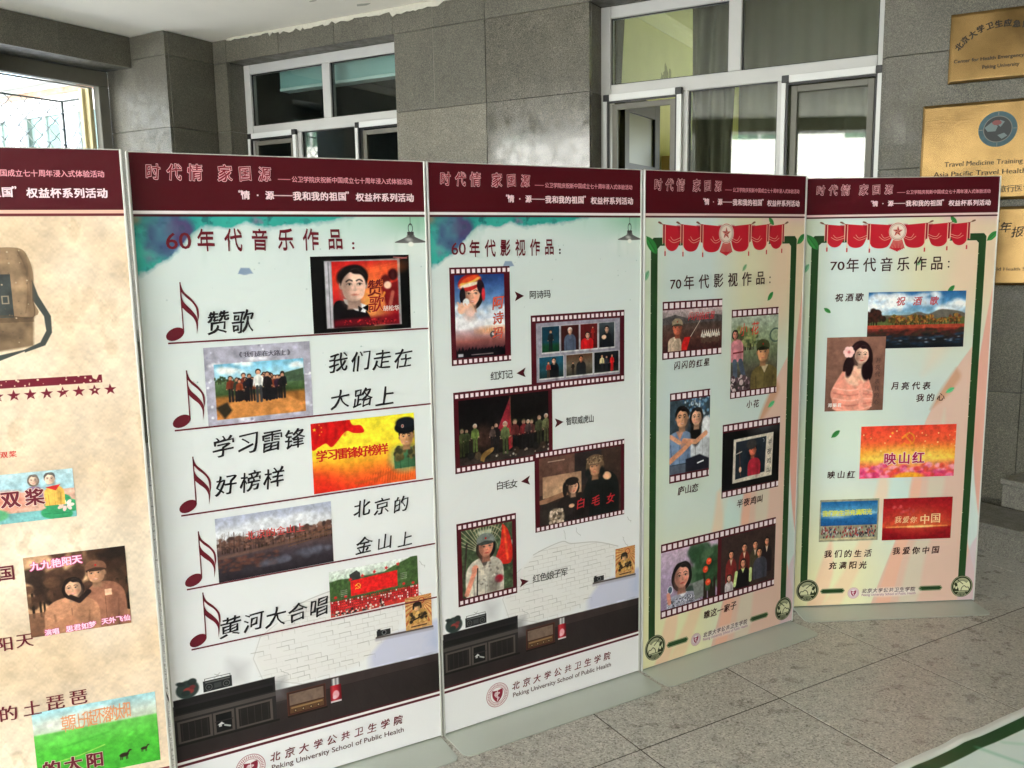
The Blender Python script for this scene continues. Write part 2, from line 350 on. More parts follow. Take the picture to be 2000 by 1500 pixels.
def person(c, x, y, h, top, legs, skin=(205,150,120), hair=(25,18,16), cap=None):
    """small standing figure, feet at y"""
    r = h * .075
    c.ell(x, y - h + r*1.1, r*1.15, r*1.2, cap or hair); c.ell(x, y - h + r*1.45, r*.9, r*1.05, skin)
    c.poly([(x-h*.03,y-h*.84),(x+h*.03,y-h*.84),(x+h*.13,y-h*.76),(x+h*.12,y-h*.45),(x-h*.12,y-h*.45),(x-h*.13,y-h*.76)], top, h*.012)
    c.line([(x-h*.12,y-h*.75),(x-h*.16,y-h*.5)], h*.045, top); c.line([(x+h*.12,y-h*.75),(x+h*.15,y-h*.52)], h*.045, top)
    c.ell(x-h*.16, y-h*.48, h*.022, h*.022, skin); c.ell(x+h*.15, y-h*.5, h*.022, h*.022, skin)
    c.line([(x-h*.05,y-h*.46),(x-h*.06,y)], h*.085, legs); c.line([(x+h*.05,y-h*.46),(x+h*.06,y)], h*.085, legs)
    c.ell(x+h*.04, y-h*.62, h*.05, h*.14, tuple(int(k*.6) for k in top), 0, h*.05, .6)
def star(c, x, y, r, col, rot=0., op=1.):
    c.poly([(x + (r if i % 2 == 0 else r*.4) * math.sin(i*math.pi/5 + rot), y - (r if i % 2 == 0 else r*.4) * math.cos(i*math.pi/5 + rot)) for i in range(10)], col, 0, op)
def hammer_sickle(c, x, y, r, col):
    c.ell(x, y, r*.8, r*.8, col, 0, 0, 1, 235, 80, hole=.78); c.poly([(x+r*.1,y-r*.85),(x+r*.15,y-r*.6),(x-r*.25,y-r*.62)], col)
    c.line([(x-r*.45,y+r*.5),(x-r*.8,y+r*.8)], r*.2, col); c.line([(x-r*.35,y-r*.35),(x+r*.7,y+r*.8)], r*.17, col); c.line([(x-r*.72,y-r*.15),(x-r*.15,y-r*.6)], r*.26, col)
def clouds(c, n, box, col=(245,248,250), rr=(.05,.13)):
    for i in range(n):
        cx = random.uniform(box[0], box[2]); cy = random.uniform(box[1], box[3]); r = random.uniform(*rr)
        for k in range(7): c.ell(cx + random.uniform(-1.6,1.6)*r, cy + random.uniform(-.35,.35)*r, r*random.uniform(.4,.9), r*random.uniform(.25,.5), col, 0, r*.6, .6)
def trees(c, x0, x1, y, hr, cols, n=40):
    for i in range(n):
        x = random.uniform(x0, x1); h = random.uniform(*hr); c.line([(x,y),(x,y-h*.6)], h*.06, (40,30,22))
        for k in range(9): c.ell(x + random.gauss(0,.22)*h, y - h*random.uniform(.35,1), h*random.uniform(.09,.2), h*random.uniform(.08,.18), random.choice(cols), 0, h*.06, .85)

PIC = {}
def pic(f): PIC[f.__name__] = f; return f
PP = 240
@pic
def song_disc(A):
    c = Cv(A, 1, PP, (12,12,13)); k = A / 1.37
    X = lambda v: v * k
    c.poly([(X(.18),.06),(X(1.235),.045),(X(1.235),.94),(X(.18),.945)], (150,150,152)); c.poly([(X(.19),.07),(X(.27),.068),(X(.27),.93),(X(.19),.935)], (186,182,190)); c.line([(X(.235),.08),(X(.235),.93)], .012, (110,108,112))
    c.grad(X(.28), .07, X(1.2), .93, [(0,(196,34,34)),(.3,(222,60,38)),(.5,(206,44,40)),(.8,(150,14,30)),(1,(110,8,26))])
    c.ell(X(.82), .62, .22, .28, (246,190,96), 0, .3, .85); c.ell(X(.95), .18, .3, .08, (240,120,60), -.1, .12, .6)
    for q in range(5): c.line([(X(.75),.3-.03*q),(X(1.2),.22-.03*q)], .012, (250,120,70), .4, .02)
    c.ell(X(1.02), .35, .07, .09, (90,20,22), 0, .03); c.ell(X(1.13), .26, .07, .08, (60,14,18), 0, .03); c.poly([(X(.95),.42),(X(1.2),.34),(X(1.2),.72),(X(1.02),.68)], (120,22,26), .03)
    c.ell(X(1.05), .4, .055, .05, (240,196,170), 0, .02); c.line([(X(1.0),.5),(X(.9),.72)], .03, (236,150,60), .9, .01); c.line([(X(1.12),.5),(X(1.08),.66)], .05, (190,110,90), .8, .02)
    c.poly(bez([(X(.28),.94),(X(.28),.66),(X(.36),.58),(X(.5),.62),(X(.72),.72),(X(.84),.94)],6), (20,16,20), .01); c.poly([(X(.42),.56),(X(.6),.6),(X(.74),.66),(X(.72),.76),(X(.58),.72),(X(.44),.62)], (238,238,240), .01)
    c.ell(X(.555), .27, .215, .15, (20,14,16), -.15, .03); face(c, X(.57), .38, .215, skin=(242,198,178), turn=.3)
    c.poly([(X(.68),.69),(X(.78),.64),(X(.79),.76)], (12,12,14)); c.poly([(X(.68),.7),(X(.62),.66),(X(.63),.77)], (12,12,14))
    c.poly([(X(.28),.84),(X(1.2),.8),(X(1.2),.93),(X(.28),.93)], (120,10,28), .05, .8)
    c.speck(60, (X(.4),.84,X(1.15),.92), (.004,.012), [(220,60,60),(80,6,20),(180,30,40)]); c.line([(X(1.24),.06),(X(1.37),.02)], .012, (120,50,50)); c.line([(X(1.15),.03),(X(1.34),.045)], .02, (200,120,120), .8)
    c.noise(.05, .05); return c
@pic
def walkers(A):
    c = Cv(A, 1, PP, (176,174,190)); c.noise(.25, .22, 5); clouds(c, 14, (0,0,A,1), (235,235,240), (.02,.06))
    c.speck(60, (0,0,A,1), (.005,.02), [(240,240,246),(214,214,226),(150,148,170)], .015)
    x0, y0, x1, y1 = .083*A, .22, .93*A, .935
    c.grad(x0, y0, x1, y1, [(0,(120,186,214)),(.3,(178,220,234)),(.31,(96,120,84)),(.55,(60,84,48)),(.62,(150,100,50)),(1,(196,128,66))])
    sub = Cv(x1-x0, y1-y0, PP); sub.a = c.a[int(y0*PP):int(y0*PP)+sub.H, int(x0*PP):int(x0*PP)+sub.W].copy(); sub.H, sub.W = sub.a.shape[:2]; h = y1-y0; w_ = x1-x0
    clouds(sub, 5, (0,.0,w_,.14), rr=(.05,.1)); sub.poly([(w_*.55,.24),(w_*.8,.17),(w_,.13),(w_,.3),(w_*.55,.3)], (70,90,70), .01); trees(sub, 0, w_*.25, .26, (.05,.09), [(40,60,34),(60,70,40)], 8)
    sub.noise(.06, .25, 5, box=(0,.22,w_,h)); sub.noise(.04, .2, 4, sx=.4, box=(0,.45,w_,h))
    sub.poly([(w_*.15,h*.72),(w_*.4,h*.6),(w_*.75,h*.62),(w_*.95,h*.8),(w_,h),(0,h)], (206,138,76), .03); sub.noise(.05, .12, 4, sx=.5, box=(0,.5,w_,h)); sub.poly([(0,h*.78),(.14,h*.7),(.2,h*.85),(.1,h)], (50,44,34), .03)
    for i in range(26):
        x = w_ * (.16 + .6 * random.random()); person(sub, x, h*(.66 + .05*random.random()), random.uniform(.26,.34), random.choice([(40,32,34),(120,50,34),(60,40,60),(30,30,40),(150,70,40),(50,60,50)]), (30,28,32))
    person(sub, w_*.48, h*.73, .42, (236,236,232), (60,62,66)); person(sub, w_*.58, h*.72, .37, (34,30,34), (26,26,30)); person(sub, w_*.75, h*.7, .33, (28,28,32), (30,28,28)); sub.noise(.04,.08)
    c.a[int(y0*PP):int(y0*PP)+sub.H, int(x0*PP):int(x0*PP)+sub.W] = sub.a; return c
@pic
def role_model(A):
    c = Cv(A, 1, PP); c.grad(0,0,A,1,[(0,(250,232,60)),(.45,(252,224,60)),(.62,(248,170,50)),(.8,(240,110,44)),(1,(232,62,36))])
    c.ell(A*.95, .95, .5, .28, (250,120,50), 0, .3, .7); c.ell(0, 1, .4, .35, (226,40,30), 0, .3, .7)
    P = bez([(0,0),(0,.36),(.1,.34),(.2,.3),(.28,.36),(.36,.3),(.5,.16),(.62,.2),(.76,.2),(.72,.1),(.6,.08),(.56,.0)],6); c.poly(P+[(0,0)], (214,28,28), .006)
    for q in range(4): c.line(bez([(.08+.13*q,.0),(.1+.13*q,.12),(.06+.14*q,.3-.03*q)]), .03, (150,10,16), .5, .04)
    star(c, .05, .09, .03, (250,220,60)); [star(c, x, y, .013, (250,220,60)) for x, y in ((.12,.03),(.15,.07),(.15,.13),(.12,.17))]
    for i in range(26): c.line([(A*.42+.04*i, .97-.02*math.sin(i)),(A*.44+.04*i,.9-.012*i+.02*math.sin(i*2))], .012, (190,70,30), .6, .01)
    c.line(bez([(A*.4,.93),(A*.6,.9),(A*.8,.8),(A,.76)]), .03, (206,90,40), .7, .02)
    c.ell(A*.9, .66, .22, .18, (120,190,140), 0, .15, .9); body(c, A*.93, .5, .44, .3, (66,112,78)); c.speck(40,(A*.8,.5,A,.66),(.02,.045),[(90,82,48),(60,60,40),(112,100,60)],.02)
    face(c, A*.915, .34, .13, skin=(226,168,120), smile=1., hat='x'); c.ell(A*.91, .2, .17, .1, (18,20,26), 0, .01); c.ell(A*.91, .13, .15, .08, (26,30,38), 0, .02); c.ell(A*.88, .18, .022, .026, (200,190,170)); c.ell(A*.88, .18, .012, .014, (170,40,40))
    c.noise(.03, .04); return c
@pic
def river_bank(A):
    c = Cv(A, 1, PP); c.grad(0,0,A,1,[(0,(176,182,204)),(.3,(206,208,214)),(.42,(188,180,176)),(.5,(110,84,80)),(.56,(86,66,66)),(.62,(84,70,74)),(.72,(66,58,66)),(1,(44,40,46))])
    clouds(c, 6, (0,.1,A,.35), (224,226,232), (.1,.2)); trees(c, 0, A, .56, (.1,.24), [(92,66,58),(116,82,70),(70,54,52),(130,100,88)], 60)
    for i in range(16): 
        x = random.uniform(0,A*.4); c.line([(x,.58),(x+.01,.22+.1*random.random())], .006, (70,52,48), .8)
        for k in range(5): y = .3+.05*k; c.line([(x,y+.04),(x+random.uniform(-.06,.06),y-.02)], .003, (80,60,56), .7)
    for y in (.52,.57,.62): c.line([(A*.6,y),(A,y-.1)], .008, (120,84,52))
    for i in range(9): c.line([(A*.62+.1*i,.6-.018*i),(A*.62+.1*i,.47-.014*i)], .006, (90,66,50))
    c.speck(120,(0,.66,A*.5,.85),(.01,.04),[(90,58,52),(104,68,58),(60,48,50)],.03,.6); clouds(c, 4, (A*.45,.72,A,.9), (96,98,112), (.08,.16)); c.noise(.05,.1,5); c.poly([(0,.6),(A,.48),(A,.52),(0,.65)], (120,92,78), .02, .7); return c
@pic
def red_chorus(A):
    c = Cv(A, 1, PP); c.grad(0,0,A,1,[(0,(230,236,232)),(.2,(190,206,190)),(.24,(70,96,60)),(.6,(84,100,60)),(.62,(176,42,46)),(1,(196,60,60))])
    c.poly(bez([(0,.24),(.25,.2),(.6,.27),(1.0,.3),(A*.68,.16),(A*.85,.05),(A,.02),(A,.65),(0,.65),(0,.24)],5), (74,100,58), .02); c.noise(.06,.3,5,box=(0,.1,A,.62))
    c.poly([(A*.22,.14),(A*.3,.07),(A*.34,.14),(A*.34,.28),(A*.23,.28)], (60,62,60)); c.poly([(A*.23,.28),(A*.76,.24),(A*.76,.6),(A*.23,.62)], (228,40,40), .004)
    hammer_sickle(c, A*.31, .42, .075, (250,214,70))
    for i in range(5): star(c, A*(.23+.135*i), .25-.035*i, .055, (214,48,52), .3)
    for r_ in range(5):
        for i in range(46):
            x = A*(.02+.98*i/45)+.01*random.random(); y = .66+.055*r_ + .01*random.random()
            c.ell(x, y+.02, .014, .024, random.choice([(236,226,224),(196,30,36),(150,24,30),(230,60,56)])); c.ell(x, y-.012, .008, .01, (60,36,32))
    for i in range(9): c.ell(A*(.06+.11*i), .6-.02*random.random(), .035, .03, (206,52,50), 0, .01)
    for yy in range(4):
        for xx in range(5): c.rect(A*.12+.03*xx,.45+.04*yy,A*.12+.03*xx+.014,.465+.04*yy,(196,190,190)); c.rect(A*.8+.03*xx,.33+.04*yy,A*.8+.03*xx+.014,.345+.04*yy,(196,190,190))
    c.rect(0,.92,A,1,(190,60,50)); c.speck(60,(0,.9,A*.6,1),(.012,.03),[(230,214,200),(50,40,44),(120,100,96)]); c.line([(A*.56,.95),(A*.56,.8)], .03, (30,26,30)); c.noise(.03,.1); return c
@pic
def small_poster(A):
    c = Cv(A, 1, PP, (212,170,112))
    for i in range(26):
        a = i*2*math.pi/26; c.poly([(A*.62,.16),(A*.62+1.4*math.cos(a),.16+1.4*math.sin(a)),(A*.62+1.4*math.cos(a+.1),.16+1.4*math.sin(a+.1))], (178,96,58), 0, .85)
    c.ell(A*.62,.16,.12,.12,(206,150,96)); c.ell(A*.62,.16,.1,.1,(170,80,50),hole=.7); body(c, A*.48, .42, .6, .42, (196,150,84)); global skin_hat; skin_hat = (44,36,30); face(c, A*.45, .34, .12, skin=(226,180,130), hat='fur', smile=1)
    c.speck(30,(A*.2,.5,A*.8,.8),(.02,.06),[(50,40,32),(90,70,44),(214,176,110)],.02); c.line([(A*.2,.75),(A*.8,.6)], .04, (40,32,28)); c.rect(0,.86,A,1,(206,160,104)); c.rect(A*.2,.9,A*.8,.94,(90,60,40)); c.noise(.04,.08); return c
@pic
def highland_woman(A):
    c = Cv(A, 1, PP*1.2); c.grad(0,0,A,1,[(0,(36,62,120)),(.25,(86,124,176)),(.45,(150,176,204)),(.58,(226,224,232)),(.68,(196,170,176)),(.8,(150,90,84)),(.9,(90,50,56)),(1,(36,26,34))])
    clouds(c, 8, (0,.4,A,.64), (236,236,240), (.06,.12)); c.ell(A*.75,.68,.2,.04,(226,150,90),0,.06,.8)
    face(c, A*.33, .23, .15, True, (238,176,148), turn=.4, smile=1., hat='x'); c.ell(A*.3,.09,.165,.1,(176,36,34),-.25,.008); c.ell(A*.3,.08,.15,.03,(240,190,90),-.3,.01); c.ell(A*.3,.12,.15,.022,(240,220,200),-.2,.01); c.ell(A*.3,.05,.12,.03,(220,80,40),-.3,.01); c.ell(A*.52,.15,.05,.09,(46,30,40),-.2,.01)
    c.ell(A*.16,.25,.035,.1,(30,24,30),0,.01); c.ell(A*.57,.24,.025,.08,(200,50,60),0,.01); c.ell(A*.14,.4,.06,.07,(240,190,160),.5,.01); c.ell(A*.28,.42,.07,.09,(236,180,150),-.5,.01); c.ell(A*.22,.33,.045,.05,(236,238,240),.3,.01)
    for q in range(4): c.line([(A*(.06+.07*q),.33+.01*q),(A*(.12+.07*q),.41)], .026, (240,190,162))
    c.ell(A*.28,.5,.09,.1,(226,196,190),0,.06,.8); clouds(c, 3, (0,.55,A*.7,.62), (240,238,242), (.08,.12))
    for i in range(16): x = A*i/15; c.poly([(x-.05,1),(x-.03,.93-.03*random.random()),(x,.9-.04*random.random()),(x+.03,.94),(x+.05,1)], (20,18,24), .004)
    for i in range(6): c.rect(A*(.6+.05*i),.53,A*(.6+.05*i)+.005,.7,(240,236,236),.7)
    c.ell(A*.76,.74,.05,.045,(70,72,76)); c.ell(A*.76,.73,.025,.02,(200,200,200)); c.rect(A*.04,.95,A*.14,.985,(190,190,196)); c.rect(A*.3,.965,A*.75,.975,(150,140,140)); c.noise(.03,.06); return c
@pic
def opera_cards(A):
    c = Cv(A, 1, PP*1.1, (150,146,160)); c.noise(.4,.08)
    def card(x0,y0,x1,y1,col,f):
        c.rect(x0*A-.008,y0-.008,x1*A+.012,y1+.025,(206,206,206)); c.grad(x0*A,y0,x1*A,y1,col); f((x0+x1)/2*A, y1, y1-y0)
    dk = (26,28,34)
    card(.065,.07,.265,.5,[(0,(20,56,76)),(.6,(24,66,80)),(.75,(22,70,44)),(1,(16,56,32))], lambda x,y,h: person(c,x,y-.03,h*.8,(30,34,40),(20,22,28)))
    card(.285,.07,.495,.5,[(0,(70,26,24)),(1,(44,18,20))], lambda x,y,h: (body(c,x,y-h*.65,.24,h*.65,(86,98,120)), face(c,x,y-h*.78,.05,hair=(220,210,200))))
    card(.515,.07,.72,.5,[(0,(96,24,26)),(1,(80,20,22))], lambda x,y,h: (body(c,x-.04,y-h*.45,.26,h*.45,(206,28,34)), face(c,x-.03,y-h*.55,.055,True), person(c,x+.08,y-h*.4,h*.5,(170,40,36),(150,36,34))))
    card(.74,.07,.93,.5,[(0,(70,80,86)),(.5,(40,46,50)),(1,(20,22,26))], lambda x,y,h: (body(c,x,y-h*.6,.22,h*.6,dk), face(c,x,y-h*.74,.05), c.ell(x-.06,y-h*.42,.05,.04,(226,190,160),0,.01)))
    card(.03,.58,.31,.94,[(0,(28,84,110)),(.6,(40,80,90)),(1,(30,50,50))], lambda x,y,h: (body(c,x+.05,y-h*.7,.2,h*.7,(24,26,32)), face(c,x+.05,y-h*.8,.045), person(c,x-.06,y-.01,h*.75,(150,50,40),(80,56,40))))
    card(.345,.58,.66,.94,[(0,(90,60,44)),(.5,(110,100,84)),(1,(60,56,48))], lambda x,y,h: (body(c,x+.03,y-h*.65,.2,h*.65,(34,36,40)), face(c,x+.03,y-h*.78,.045,skin=(230,140,100)), person(c,x-.14,y-.02,h*.6,(40,34,30),(40,34,30))))
    card(.68,.58,.985,.94,[(0,(24,28,34)),(.7,(18,20,24)),(1,(40,46,40))], lambda x,y,h: (person(c,x-.1,y-.01,h*.85,(226,210,160),(40,40,44)), person(c,x,y-.02,h*.75,(60,64,74),(40,40,44)), person(c,x+.12,y-.02,h*.8,(216,34,36),(190,30,32))))
    c.noise(.03,.08); return c
@pic
def stage_flag(A):
    c = Cv(A, 1, PP*1.1, (22,18,20)); c.noise(.3,.3); c.ell(A*.25,.62,.2,.18,(92,56,44),0,.2,.7); c.ell(A*.45,.6,.12,.2,(60,40,40),0,.15,.6)
    c.rect(0,.88,A,1,(60,50,46)); c.poly([(A*.56,.03),(A*.42,.5),(A*.56,.72)], (176,28,48), .005); c.poly([(A*.56,.3),(A*.6,.8),(A*.54,.86),(A*.52,.4)], (196,34,44), .01); c.line([(A*.56,.02),(A*.57,.8)], .01, (120,90,60))
    ps = [(.03,.85,.42,(90,104,48)),(.08,.8,.36,(70,84,44)),(.17,.8,.42,(120,150,60)),(.4,.86,.46,(30,26,32)),(.5,.9,.5,(104,124,66)),(.61,.88,.5,(120,40,40)),(.71,.86,.46,(156,36,40)),(.8,.84,.42,(120,60,56)),(.89,.86,.5,(84,92,56)),(.97,.8,.44,(130,136,80)),(.36,.78,.34,(90,70,66)),(.76,.8,.38,(80,60,60))]
    for x,y,h,t in ps: person(c, x*A, y, h, t, tuple(int(k*.7) for k in t) if t[1]>t[0] else (34,30,34), cap=random.choice([(90,96,50),(30,22,20),(210,196,180)]))
    for i in range(7): x=random.choice([.12,.2,.3,.62,.75,.85,.93])*A; c.ell(x,.86+.03*random.random(),.06,.06,random.choice([(70,52,40),(40,36,38),(90,70,50)]),0,.02)
    c.poly(bez([(A*.22,.96),(A*.25,.85),(A*.36,.78),(A*.36,.84),(A*.28,.92),(A*.26,.99)],5),(166,120,50),.01); c.speck(14,(A*.35,.85,A,.95),(.01,.02),[(200,190,180),(150,130,110)]); c.noise(.03,.3); c.noise(.15,.3); m_ = c.a.mean(-1, keepdims=True); c.a = (c.a*.75 + m_*.25)*.88; return c
@pic
def winter_pair(A):
    c = Cv(A, 1, PP*1.1, (66,50,44)); c.rect(0,0,A*.42,.55,(104,74,64)); c.rect(A*.42,0,A*.75,.5,(50,44,44)); c.grad(A*.04,.28,A*.5,.6,[(0,(180,140,112)),(1,(206,168,134))],op=.9); c.poly([(0,.62),(A*.45,.5),(A*.45,.58),(0,.7)], (150,110,86)); c.rect(0,.68,A*.4,1,(52,46,42)); c.noise(.2,.2)
    c.ell(A*.38,.2,.05,.09,(120,90,76),0,.02); body(c, A*.76, .34, .62, .7, (26,30,30)); body(c, A*.4, .6, .56, .42, (40,34,34)); c.line([(A*.62,.45),(A*.52,.75)], .12, (28,32,32),1,.02); c.ell(A*.82,.42,.08,.06,(226,176,140),.3,.02)
    global skin_hat; skin_hat = (112,90,70); face(c, A*.67, .25, .135, skin=(206,150,114), hat='fur', turn=-.3); c.speck(90,(A*.67-.15,.1,A*.67+.15,.2),(.004,.012),[(150,126,100),(80,62,48),(176,150,122)],.01); c.ell(A*.67-.13,.34,.05,.07,(28,30,32),0,.03); c.ell(A*.67+.13,.34,.05,.07,(28,30,32),0,.03); face(c, A*.4, .5, .105, True, (236,180,148), hat='x', turn=.5); c.ell(A*.385,.41,.12,.06,(36,30,30),0,.01); c.ell(A*.3,.52,.04,.11,(36,30,30),0,.01)
    c.ell(A*.2,.9,.14,.12,(150,130,110),.5,.03); c.speck(40,(A*.12,.8,A*.28,1),(.01,.03),[(220,200,180),(90,76,64),(180,160,140)]); c.ell(A*.38,.78,.05,.03,(226,176,140),0,.01)
    c.rect(A*.1,.06,A*.3,.075,(200,180,160),.7); c.noise(.03,.12); return c
@pic
def red_army_girl(A):
    c = Cv(A, 1, PP*1.1, (70,84,60)); c.noise(.06,.5,5); clouds(c,4,(0,0,A,.3),(196,206,190),(.04,.08))
    for i in range(16): a=-2.7+.12*i; c.line([(A*.45,.4),(A*.45+1.2*math.cos(a),.4+1.2*math.sin(a))], .012, (190,180,150), .8)
    for q in (.22,.3,.38): c.ell(A*.45,.36,q,q,(180,170,140),0,.0,.8,0,120,hole=.96)
    c.poly(bez([(A*.8,0),(A*.76,.3),(A*.66,.55),(A*.95,.62),(A,.4),(A*.92,.12),(A*.8,0)],5), (206,44,36), .01); c.line([(A*.84,.05),(A*.9,.55)], .03, (240,120,60), .7, .03)
    body(c, A*.44, .45, .62, .6, (206,198,184), (90,80,76)); c.line([(A*.1,.2),(A*.04,.7)], .03, (60,52,46)); c.ell(A*.25,.60,.055,.06,(226,150,126),.3,.02); c.line([(A*.25,.62),(A*.08,.95)], .075, (222,146,122),1,.02); c.speck(40,(A*.3,.55,A*.75,.98),(.008,.02),[(170,162,150),(120,112,106),(226,220,208)],.02); c.line([(A*.3,.6),(A*.28,1)], .02, (40,34,32))
    c.ell(A*.72,.82,.07,.06,(170,30,50),0,.03); c.ell(A*.6,.9,.1,.12,(110,102,94),0,.08,.6); global skin_hat; skin_hat = (120,128,124); face(c, A*.47, .3, .15, True, (224,150,124), hat='cap', turn=.5); c.noise(.03,.15); return c
@pic
def star_boy(A):
    c = Cv(A, 1, PP); c.grad(0,0,A,1,[(0,(196,176,176)),(.18,(150,136,136)),(.3,(80,70,66)),(.7,(88,56,50)),(1,(64,36,36))]); c.poly([(0,.2),(A*.2,.12),(A*.4,.22),(A*.8,.15),(A,.2),(A,.35),(0,.35)], (84,80,80), .02); c.noise(.08,.3,5)
    c.poly([(A*.36,.68),(A*.46,.68),(A*.4,1),(A*.28,1)], (196,36,36), .01); c.line([(A*.46,.68),(A*.62,.3)], .015, (210,200,180)); body(c, A*.2, .66, .42, .4, (196,172,150), (230,214,190)); global skin_hat; skin_hat = (150,136,112); face(c, A*.24, .44, .17, skin=(206,110,84), hat='cap')
    for i in range(9): x = A*(.66+.035*i); person(c, x, .85+.02*math.sin(i*2), .28, (214,206,196), (90,70,60)); c.poly([(x-.02,.62),(x,.52),(x+.02,.62)], (226,220,210))
    c.noise(.03,.15); return c
@pic
def flower_story(A):
    c = Cv(A, 1, PP*1.3); c.grad(0,0,A,1,[(0,(166,176,160)),(.25,(150,164,134)),(.5,(110,120,92)),(.75,(84,80,70)),(1,(56,44,48))]); trees(c, 0, A*.5, .45, (.1,.3), [(96,110,70),(130,140,90),(70,84,56),(150,150,100)], 30); c.noise(.05,.25,5)
    c.ell(A*.95,.28,.12,.1,(70,90,80),0,.01,1,hole=.8); body(c, A*.12, .3, .24, .3, (214,140,150)); c.line([(A*.05,.48),(A*.25,.47)], .02, (110,30,40)); face(c, A*.08, .23, .055, True, (226,150,130)); c.line([(A*.08,.6),(A*.1,.82)], .08, (80,92,110)); c.line([(A*.2,.6),(A*.28,.82)], .08, (76,86,104))
    body(c, A*.72, .68, .52, .4, (112,98,60), (200,184,150)); global skin_hat; skin_hat = (70,76,48); face(c, A*.68, .5, .13, skin=(222,160,116), hat='cap'); c.speck(50,(0,.8,A*.4,1),(.01,.04),[(60,40,50),(150,120,130),(90,70,76),(200,180,180)]); c.noise(.03,.12); return c
@pic
def couple(A):
    c = Cv(A, 1, PP*1.3, (56,70,80)); c.noise(.1,.5,5); c.speck(70,(A*.3,0,A,.3),(.01,.03),[(120,160,190),(200,214,224),(60,90,120)],.02)
    body(c, A*.25, .42, .5, .45, (122,146,180), (190,140,116)); body(c, A*.82, .4, .42, .5, (206,210,216)); c.ell(A*.65,.45,.1,.2,(20,18,20),0,.03); face(c, A*.3, .24, .13, skin=(228,170,132), smile=1.); face(c, A*.66, .26, .115, True, (236,182,150), smile=1., hair=(26,20,20))
    c.ell(A*.95,.42,.1,.16,(226,228,232),-.3,.02); c.line([(A*.9,.5),(A*.65,.6),(A*.35,.56)], .07, (222,160,126),1,.01); c.line([(0,.82),(A*.3,.7),(A*.5,.6)], .075, (216,150,116),1,.01); c.line([(A*.02,.48),(A*.25,.58)], .06, (226,166,132),1,.01)
    for q in range(4): c.line([(A*.36+.02*q,.54+.012*q),(A*.28,.58+.02*q)], .014, (206,140,110))
    c.rect(0,.88,A,1,(90,100,116)); c.poly([(A*.4,.82),(A*.75,.78),(A,.86),(A,1),(A*.4,1)], (36,36,46), .02); c.line([(A*.7,.9),(A*.85,.88)], .02, (230,230,236)); c.noise(.03,.1); return c
@pic
def night_card(A):
    c = Cv(A, 1, PP*1.1, (14,15,17)); c.ell(A*.75,.02,.3,.08,(110,112,120),0,.15,.6); c.poly([(A*.19,.14),(A*.885,.12),(A*.87,.885),(A*.18,.9)], (214,204,190)); c.poly([(A*.23,.19),(A*.76,.17),(A*.74,.8),(A*.225,.84)], (34,44,54), .004)
    body(c, A*.55, .52, .3, .3, (176,44,62)); face(c, A*.52, .37, .1, skin=(222,120,90)); c.ell(A*.5,.27,.12,.09,(60,56,56),0,.02); c.line([(A*.29,.35),(A*.32,.8)], .012, (120,70,60)); c.line([(A*.24,.4),(A*.33,.37)], .02, (190,180,170)); c.ell(A*.31,.68,.03,.05,(226,180,150)); c.ell(A*.7,.24,.03,.04,(190,200,210),0,0,1,-60,100,hole=.75)
    c.noise(.03,.1); return c
@pic
def family_left(A):
    c = Cv(A, 1, PP*1.2, (196,176,200)); c.grad(0,0,A,1,[(0,(204,180,200)),(.5,(180,160,190)),(1,(150,130,160))]); c.rect(A*.5,0,A*.56,1,(150,120,150)); trees(c, A*.72, A*.98, 1.0, (.5,1.0), [(50,84,56),(80,110,80),(36,60,44)], 14)
    for x,y in ((.84,.35),(.78,.48),(.83,.72)): c.ell(A*x,y,.06,.06,(232,76,46),0,.01); c.ell(A*x+.01,y-.01,.03,.02,(250,130,90),0,.01)
    body(c, A*.38, .78, .7, .3, (170,170,190), (235,235,240)); c.speck(200,(A*.1,.84,A*.7,1),(.006,.012),[(60,60,70),(220,220,230)]); c.poly([(A*.55,.66),(A*.75,.64),(A*.75,.95),(A*.6,.97)],(130,134,132),.02); face(c, A*.36, .48, .21, True, (232,164,144), turn=.3); c.ell(A*.16,.68,.06,.075,(220,224,228)); c.ell(A*.16,.68,.045,.058,(90,110,130)); c.line([(A*.13,.76),(A*.15,.9)], .08, (222,150,130),1,.01); c.noise(.03,.1); return c
@pic
def family_right(A):
    c = Cv(A, 1, PP*1.2, (60,46,44)); c.noise(.3,.2)
    for x,y,col,f in ((.18,.34,(130,44,44),True),(.42,.27,(120,42,36),False),(.62,.27,(70,66,50),False),(.84,.26,(36,24,28),True)):
        body(c, A*x, y+.07, .26, .5, col, (220,196,170)); face(c, A*x, y, .065, f, (236,160,124))
    body(c, A*.72, .52, .34, .4, (70,72,86)); face(c, A*.7, .43, .07, skin=(230,160,120)); body(c, A*.4, .64, .34, .36, (20,18,22), (200,214,140)); c.line([(A*.28,.7),(A*.25,.92)], .07, (200,220,150)); c.line([(A*.54,.7),(A*.54,.9)], .07, (200,220,150)); face(c, A*.4, .55, .07, True, (240,166,130), smile=1.)
    body(c, A*.15, .82, .2, .2, (206,196,200)); face(c, A*.15, .76, .06, True, (236,190,164)); c.noise(.03,.12); return c
